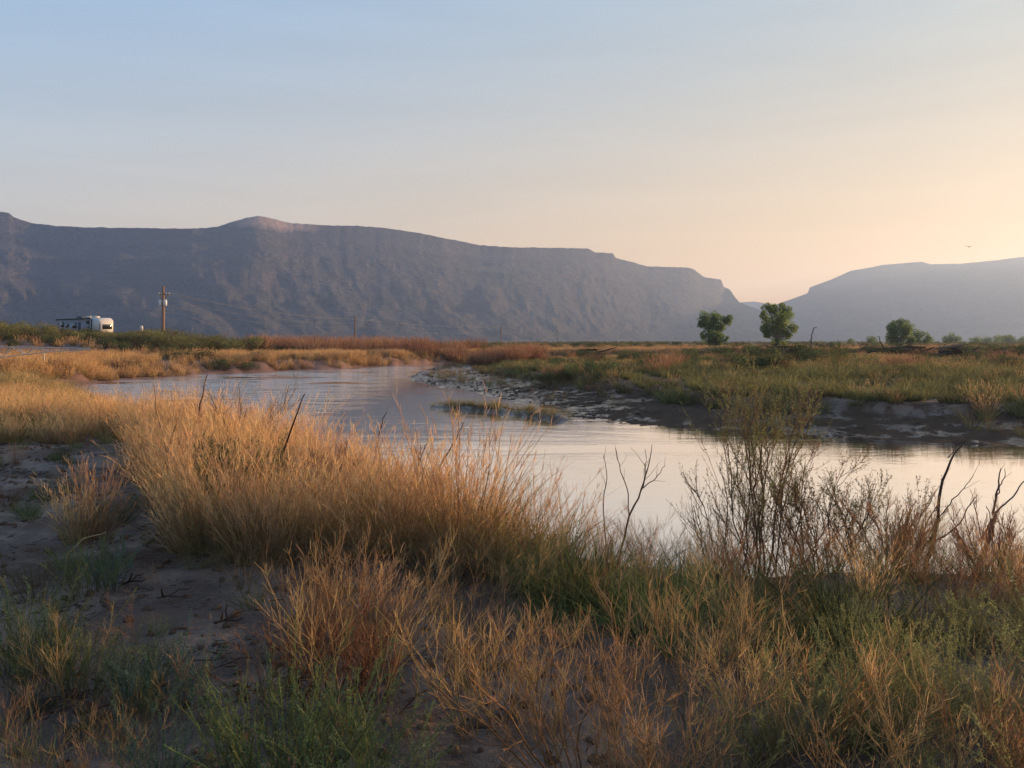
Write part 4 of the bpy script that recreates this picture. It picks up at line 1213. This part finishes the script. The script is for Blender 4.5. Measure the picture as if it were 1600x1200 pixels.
snag('bare_branch', 'crooked thin bare branch at the right edge beyond the thick snag', 6.5, [[(1520, 1010, 5), (1552, 966, 4), (1569, 940, 3.4), (1562, 915, 2.6), (1570, 870, 2.2), (1566, 825, 1)], [(1570, 852, 2), (1588, 840, 1.6), (1606, 828, 1)], [(1566, 905, 2), (1590, 885, 1.4), (1610, 860, 1)]], (.08, .05, .04), twigs=2)
snag('fallen_branch', 'dead branch lying low through the russet stalks at right', 5.0, [[(1490, 1060, 5), (1500, 1035, 5), (1525, 1000, 4), (1556, 975, 2)]], (.05, .035, .03), twigs=3)
snag('stump', 'short dark broken stump leaning left in the tangle of weeds', 5.4, [[(1142, 975, 9), (1131, 935, 8), (1118, 905, 7), (1116, 900, 2)]], (.035, .026, .022))
snag('bent_stalk', 'pale stalk arching over beside the mud path', 5.6, [[(98, 930, 3), (104, 880, 3), (116, 857, 2.6), (136, 840, 2.2), (164, 832, 1.2)]], (.42, .30, .16), cat='dead stalk')
snag('dry_stick', 'leaning grey stick on the right bank beside the tallest cottonwood', 70, [[(1262, 548, 2.2), (1268, 530, 2), (1275, 510, 1.2)]], (.16, .13, .12))
snag('dry_stick', 'thin stick leaning left on the right bank by the dark rounded tree', 80, [[(1384, 552, 2), (1376, 536, 1.6), (1367, 525, 1)]], (.12, .09, .08))
for px, py, lb in ((205, 915, 'dark forked driftwood branch lying on the pale mud path'), (262, 945, 'small driftwood branch lying right of the forked one on the path'), (352, 985, 'short dark stick standing up from the mud path'), (555, 965, 'pale flat driftwood piece under the edge of the dry grass')):
    x, y = near(px, py); z = gz(x, y)
    b = PB(); L = rng.uniform(.06, .10)
    a = rng.uniform(-.5, .5)
    P = [np.array([(-L, 0, .02), (0, .01, .035), (L, .03, .02), (L * 1.4, .05, .03)]), np.array([(0, .01, .03), (L * .5, .10, .05), (L * .8, .16, .03), (L, .2, .03)]), np.array([(-.3 * L, 0, .03), (-.1 * L, -.06, .06), (.1 * L, -.1, .1), (.2 * L, -.12, .12)])]
    if 'standing' in lb: P.append(np.array([(0, 0, 0), (.01, 0, .05), (0, .01, .09), (.01, .01, .13)]))
    b.tubes(np.array(P), taper(len(P), 4, .009, .005), np.array((.30, .24, .19) if 'pale' in lb and 'flat' in lb else (.075, .052, .04)), 6)
    o = b.build('driftwood', M_WOOD); o.location = (x, y, z); o.rotation_euler = (0, 0, a); tag(o, lb, 'driftwood')


# tamarisk and willow bushes standing at the near water's edge
def big_bush(name, px, Y, H, n, spread, label, leaf, wood, leafy, sub=8, fine=6, L=(.012, .026), W=(.003, .006), lean=.45):
    x, y = at(px, Y)
    root = tag(empty(name, (x, y, gz(x, y) - .03)), label, 'bush')
    b = PB()
    P = stemset(n, .10, (H * .62, H), spread, .08, 9, .018, .09)
    b.tubes(P, taper(n, 9, .0105, .0028), grad_col(wood, tuple(np.array(wood) * 1.3), n, 9), 5)
    Q = offshoots(P, sub, .16, .95, (.28 * H, .5 * H), (.25, .62), 6, .28, .6)
    b.tubes(Q, taper(len(Q), 6, .0042, .0014), rgb(tuple(np.array(wood) * 1.25), len(Q)), 3)
    Z = offshoots(Q, fine, .2, 1, (.08 * H, .17 * H), (.3, .7), 4, .25)
    b.tubes(Z, taper(len(Z), 4, .0018, .0009), rgb(tuple(np.array(wood) * 1.5), len(Z)), 3)
    b.build('stems', M_WOOD, root)
    if leafy:
        b = PB()
        leaf_on(b, Z, leafy, .05, 1, L, W, leaf, .6, .8)
        leaf_on(b, Q, leafy * 2, .55, 1, L, W, leaf, .6, .8)
        b.build('foliage', M_LEAF, root)
    return root


big_bush('tamarisk_bush', 1190, 6.5, 2.0, 8, .30, 'tall feathery brown and green tamarisk bush rising above the far bank', (.23, .25, .105), (.17, .115, .065), 14, 10, 8, (.013, .03), (.004, .007))
big_bush('tamarisk_bush', 1226, 6.9, 1.55, 6, .28, 'russet topped tamarisk stems just right of the tall tamarisk', (.24, .15, .065), (.14, .08, .05), 9, 8, 6, (.014, .03), (.005, .008))
big_bush('willow_bush', 1290, 6.7, 1.15, 9, .34, 'grey-green leafy bush right of the tamarisk, before the water', (.135, .145, .075), (.12, .08, .055), 8, 8, 6, (.016, .034), (.004, .008))
big_bush('willow_bush', 1375, 6.9, 1.15, 8, .42, 'airy grey-green bush left of the slender dark snag', (.145, .15, .08), (.13, .08, .055), 6, 8, 6, (.016, .034), (.004, .008))
big_bush('willow_bush', 1138, 7.0, 1.35, 8, .34, 'sparse olive bush left of the tamarisk, before the water', (.125, .13, .065), (.11, .07, .05), 5, 8, 5, (.014, .03), (.004, .007))
big_bush('shrub_with_pale_forks', 372, 10.5, 1.35, 7, .55, 'spindly olive shrub rising over the bend above the dry grass', (.16, .14, .06), (.12, .085, .06), 3, 7, 4)
big_bush('willow_bush', 385, 7.0, .95, 16, .30, 'dense grey-green bush in the left part of the dry grass', (.115, .13, .06), (.13, .11, .06), 9, 8, 5, (.018, .035), (.004, .007))
big_bush('dead_bush', 505, 7.6, .8, 12, .42, 'purplish bare twiggy bush inside the orange grass', (.1, .1, .1), (.17, .105, .085), 0, 9, 7)
big_bush('dead_bush', 1560, 6.2, .72, 14, .5, 'russet bare twiggy bush at the right edge below the snags', (.1, .1, .1), (.22, .115, .07), 0, 10, 7)
big_bush('dead_bush', 1395, 5.9, .58, 13, .5, 'russet bare bush below the slender dark snag', (.1, .1, .1), (.24, .125, .07), 0, 10, 7)
big_bush('spindly_weed', 1308, 42, 1.9, 5, .3, 'tall spindly green weed on the right bank right of the tallest cottonwood', (.12, .125, .05), (.13, .11, .06), 6, 7, 5, (.05, .1), (.015, .03))

# foreground weeds that stand apart
FG = [
 # px, base row, scale, kind, label
 (150, 845, 1.0, 'tuft', 'upright orange grass tuft standing alone on the mud flat'),
 (120, 850, .8, 'tuft', 'shorter orange grass tuft just left of the upright one on the mud'),
 (24, 728, .42, 'tuft', 'tiny orange tuft far back on the mud flat at left edge'),
 (100, 735, .40, 'red', 'tiny dry sprig right of the tiny orange tuft on the flat'),
 (6, 795, .40, 'redder', 'small rust-red clump at the left edge of the mud flat'),
 (75, 790, .52, 'olive', 'thin olive weed in the middle of the mud flat'),
 (105, 770, .42, 'olive', 'low olive weed behind the thin one on the mud flat'),
 (140, 935, .85, 'feath', 'green bush with dead brown skirt beside the mud path'),
 (60, 940, .75, 'featd', 'dull brownish green bush at the left edge above the green clump'),
 (170, 925, .7, 'feathb', 'blue-green bush tip touching the mud path under the arching stalk'),
 (20, 1075, 1.0, 'feathb', 'large blue-green feathery bush at the left edge'),
 (75, 1080, .95, 'feath', 'yellowish green feathery bush right of the blue-green one at left'),
 (140, 1085, .85, 'feath', 'green feathery bush third from the left edge'),
 (205, 1090, .75, 'feathb', 'dark green feathery bush fourth from the left edge'),
 (262, 1098, .70, 'feathb', 'low grey-green bush at the right end of the left row'),
 (200, 1165, .70, 'featd', 'sparse yellow-green sprig in front of the left row of bushes'),
 (285, 1110, .52, 'red', 'pinkish dry weed right of the left row of bushes'),
 (262, 1235, .70, 'feathb', 'small bright green bush at the bottom edge, left of the leafy corner'),
 (100, 1105, .6, 'weed', 'leaning straw weed in front of the left bushes'),
 (25, 1290, .5, 'weed', 'forked orange stalks in the bottom left corner'),
 (95, 1290, .45, 'weed', 'slim orange stalk right of the bottom left forked one'),
 (170, 1260, .45, 'red', 'small dry orange weed at the bottom edge between green bushes'),
 (450, 1255, 1.15, 'feathg', 'large bright green feathery bush at the bottom centre left'),
 (400, 1270, .95, 'feathg', 'green bush at the bottom edge, left neighbour of the large bright one'),
 (520, 1300, .95, 'feathg', 'green bush at the bottom edge, right neighbour of the large bright one'),
 (600, 1290, .80, 'feath', 'dark green leafy weed at the bottom centre'),
 (475, 1055, 1.0, 'weed', 'tall straw weed with many forks on the mud before the dry grass'),
 (510, 1040, .8, 'weed', 'straw weed leaning right, behind the tall many-forked one'),
 (560, 1010, .75, 'tuft', 'dull tan grass tuft in front of the belt on dark mud'),
 (600, 1000, .6, 'tuft', 'smaller tan tuft right of the dull one on dark mud'),
 (548, 1150, .95, 'weed', 'V-shaped reddish weed alone on the mud at centre'),
 (500, 1105, .75, 'redder', 'dark rusty weed thicket behind the V-shaped weed'),
 (440, 1090, .75, 'redder', 'dark rusty dead clump left of the V-shaped weed'),
 (585, 1110, .65, 'redder', 'dark rusty dead clump right of the V-shaped weed'),
 (690, 1010, .75, 'weed', 'single green-tipped straw weed right of the dull tufts'),
 (745, 1150, 1.0, 'weedo', 'orange clump of many stiff stalks at lower centre'),
 (790, 1130, .85, 'weedo', 'orange stalk clump right of the stiffest clump'),
 (905, 1260, 1.1, 'weedo', 'bright orange V-forked weed at the bottom, right of centre'),
 (860, 1200, .9, 'weed', 'bundle of pale upright straw stalks left of the V-forked weed'),
 (985, 1300, 1.05, 'weed', 'green based straw weed at the bottom right of the V-forked weed'),
 (1050, 1290, .95, 'weedo', 'orange stalk weed at the bottom between straw weeds'),
 (1080, 1130, 1.15, 'weed', 'tall straight straw weed with paired side twigs'),
 (1180, 1200, 1.05, 'weed', 'long leaning pale stalks left of the green weeds'),
 (1300, 1250, .85, 'weedo', 'broken orange stalks bent over in the green weeds'),
 (1440, 1270, .90, 'weedo', 'orange dry stalks at the bottom right'),
 (1520, 1240, .90, 'weedo', 'tall orange dry stalks right of the bottom right ones'),
 (1580, 1280, .85, 'weedo', 'orange dry stalks in the bottom right corner'),
 (1330, 1050, 1.15, 'featdk', 'dark green bush in shade below the grey-green bush'),
 (1250, 1020, .9, 'olive', 'olive yellow grass clump left of the dark green bush'),
 (885, 950, 1.15, 'green', 'dark green grass clump below the left part of russet stalks'),
 (940, 955, 1.15, 'green', 'dark green grass clump right of the first dark green clump'),
 (1010, 1000, 1.0, 'green', 'dark green grass clump before the bare forked branch'),
 (1215, 1180, 1.0, 'feathp', 'pale green feathery weed at the left end of the right foreground'),
 (1275, 1170, 1.0, 'feathp', 'pale green feathery weed under the broken orange stalks'),
 (1360, 1150, 1.0, 'feathp', 'pale green upright weed below the dark green bush'),
 (1480, 1150, .9, 'feathp', 'pale green weed below the fallen dead branch'),
 (1570, 1170, .9, 'feathp', 'pale green weed at the right edge'),
]
FORM = {
 'tuft': (lambda: g_tan(60, (.45, .85), .15, (.42, .26, .12), (.55, .36, .19), (.24, .16, .08), 8, 1.1, .2), M_GRASS, 'grass_tuft', 'grass tuft'),
 'red': (lambda: g_weed(6, (.4, .8), (.34, .20, .11), (.14, .08, .05), 6, .08), M_GRASS, 'dry_weed', 'weed'),
 'redder': (lambda: g_weed(14, (.3, .62), (.17, .085, .05), (.07, .04, .03), 7, .2, 1.1, 5, .8), M_GRASS, 'dead_clump', 'weed'),
 'olive': (lambda: g_weed(10, (.35, .75), (.20, .17, .08), (.09, .08, .045), 6, .12, .8), M_GRASS, 'olive_weed', 'weed'),
 'feath': (lambda: g_feather(30, (.28, .55), (.185, .225, .095), (.18, .15, .07)), M_LEAF, 'green_bush', 'bush'),
 'feathb': (lambda: g_feather(34, (.25, .5), (.145, .205, .13), (.14, .15, .09)), M_LEAF, 'green_bush', 'bush'),
 'featd': (lambda: g_feather(24, (.28, .52), (.15, .14, .065), (.16, .11, .06), 30), M_LEAF, 'green_bush', 'bush'),
 'featdk': (lambda: g_feather(40, (.35, .6), (.075, .095, .042), (.12, .11, .06)), M_LEAF, 'green_bush', 'bush'),
 'feathg': (lambda: g_feather(40, (.30, .56), (.135, .21, .09), (.19, .19, .085), 56), M_LEAF, 'green_bush', 'bush'),
 'feathp': (lambda: g_feather(26, (.35, .62), (.32, .33, .14), (.34, .29, .13), 40), M_LEAF, 'green_weed', 'weed'),
 'weed': (lambda: g_weed(7, (.5, .85), (.36, .235, .115), (.22, .14, .075), 8, .07, .75, 6, .55), M_GRASS, 'straw_stalks', 'weed'),
 'weedo': (lambda: g_weed(9, (.42, .8), (.42, .265, .125), (.24, .15, .075), 7, .08, .95, 5, .5), M_GRASS, 'orange_stalks', 'weed'),
 'green': (lambda: g_green(220, (.25, .55), (.07, .10, .035), (.15, .17, .065), .006, .22), M_LEAF, 'green_clump', 'grass clump'),
}
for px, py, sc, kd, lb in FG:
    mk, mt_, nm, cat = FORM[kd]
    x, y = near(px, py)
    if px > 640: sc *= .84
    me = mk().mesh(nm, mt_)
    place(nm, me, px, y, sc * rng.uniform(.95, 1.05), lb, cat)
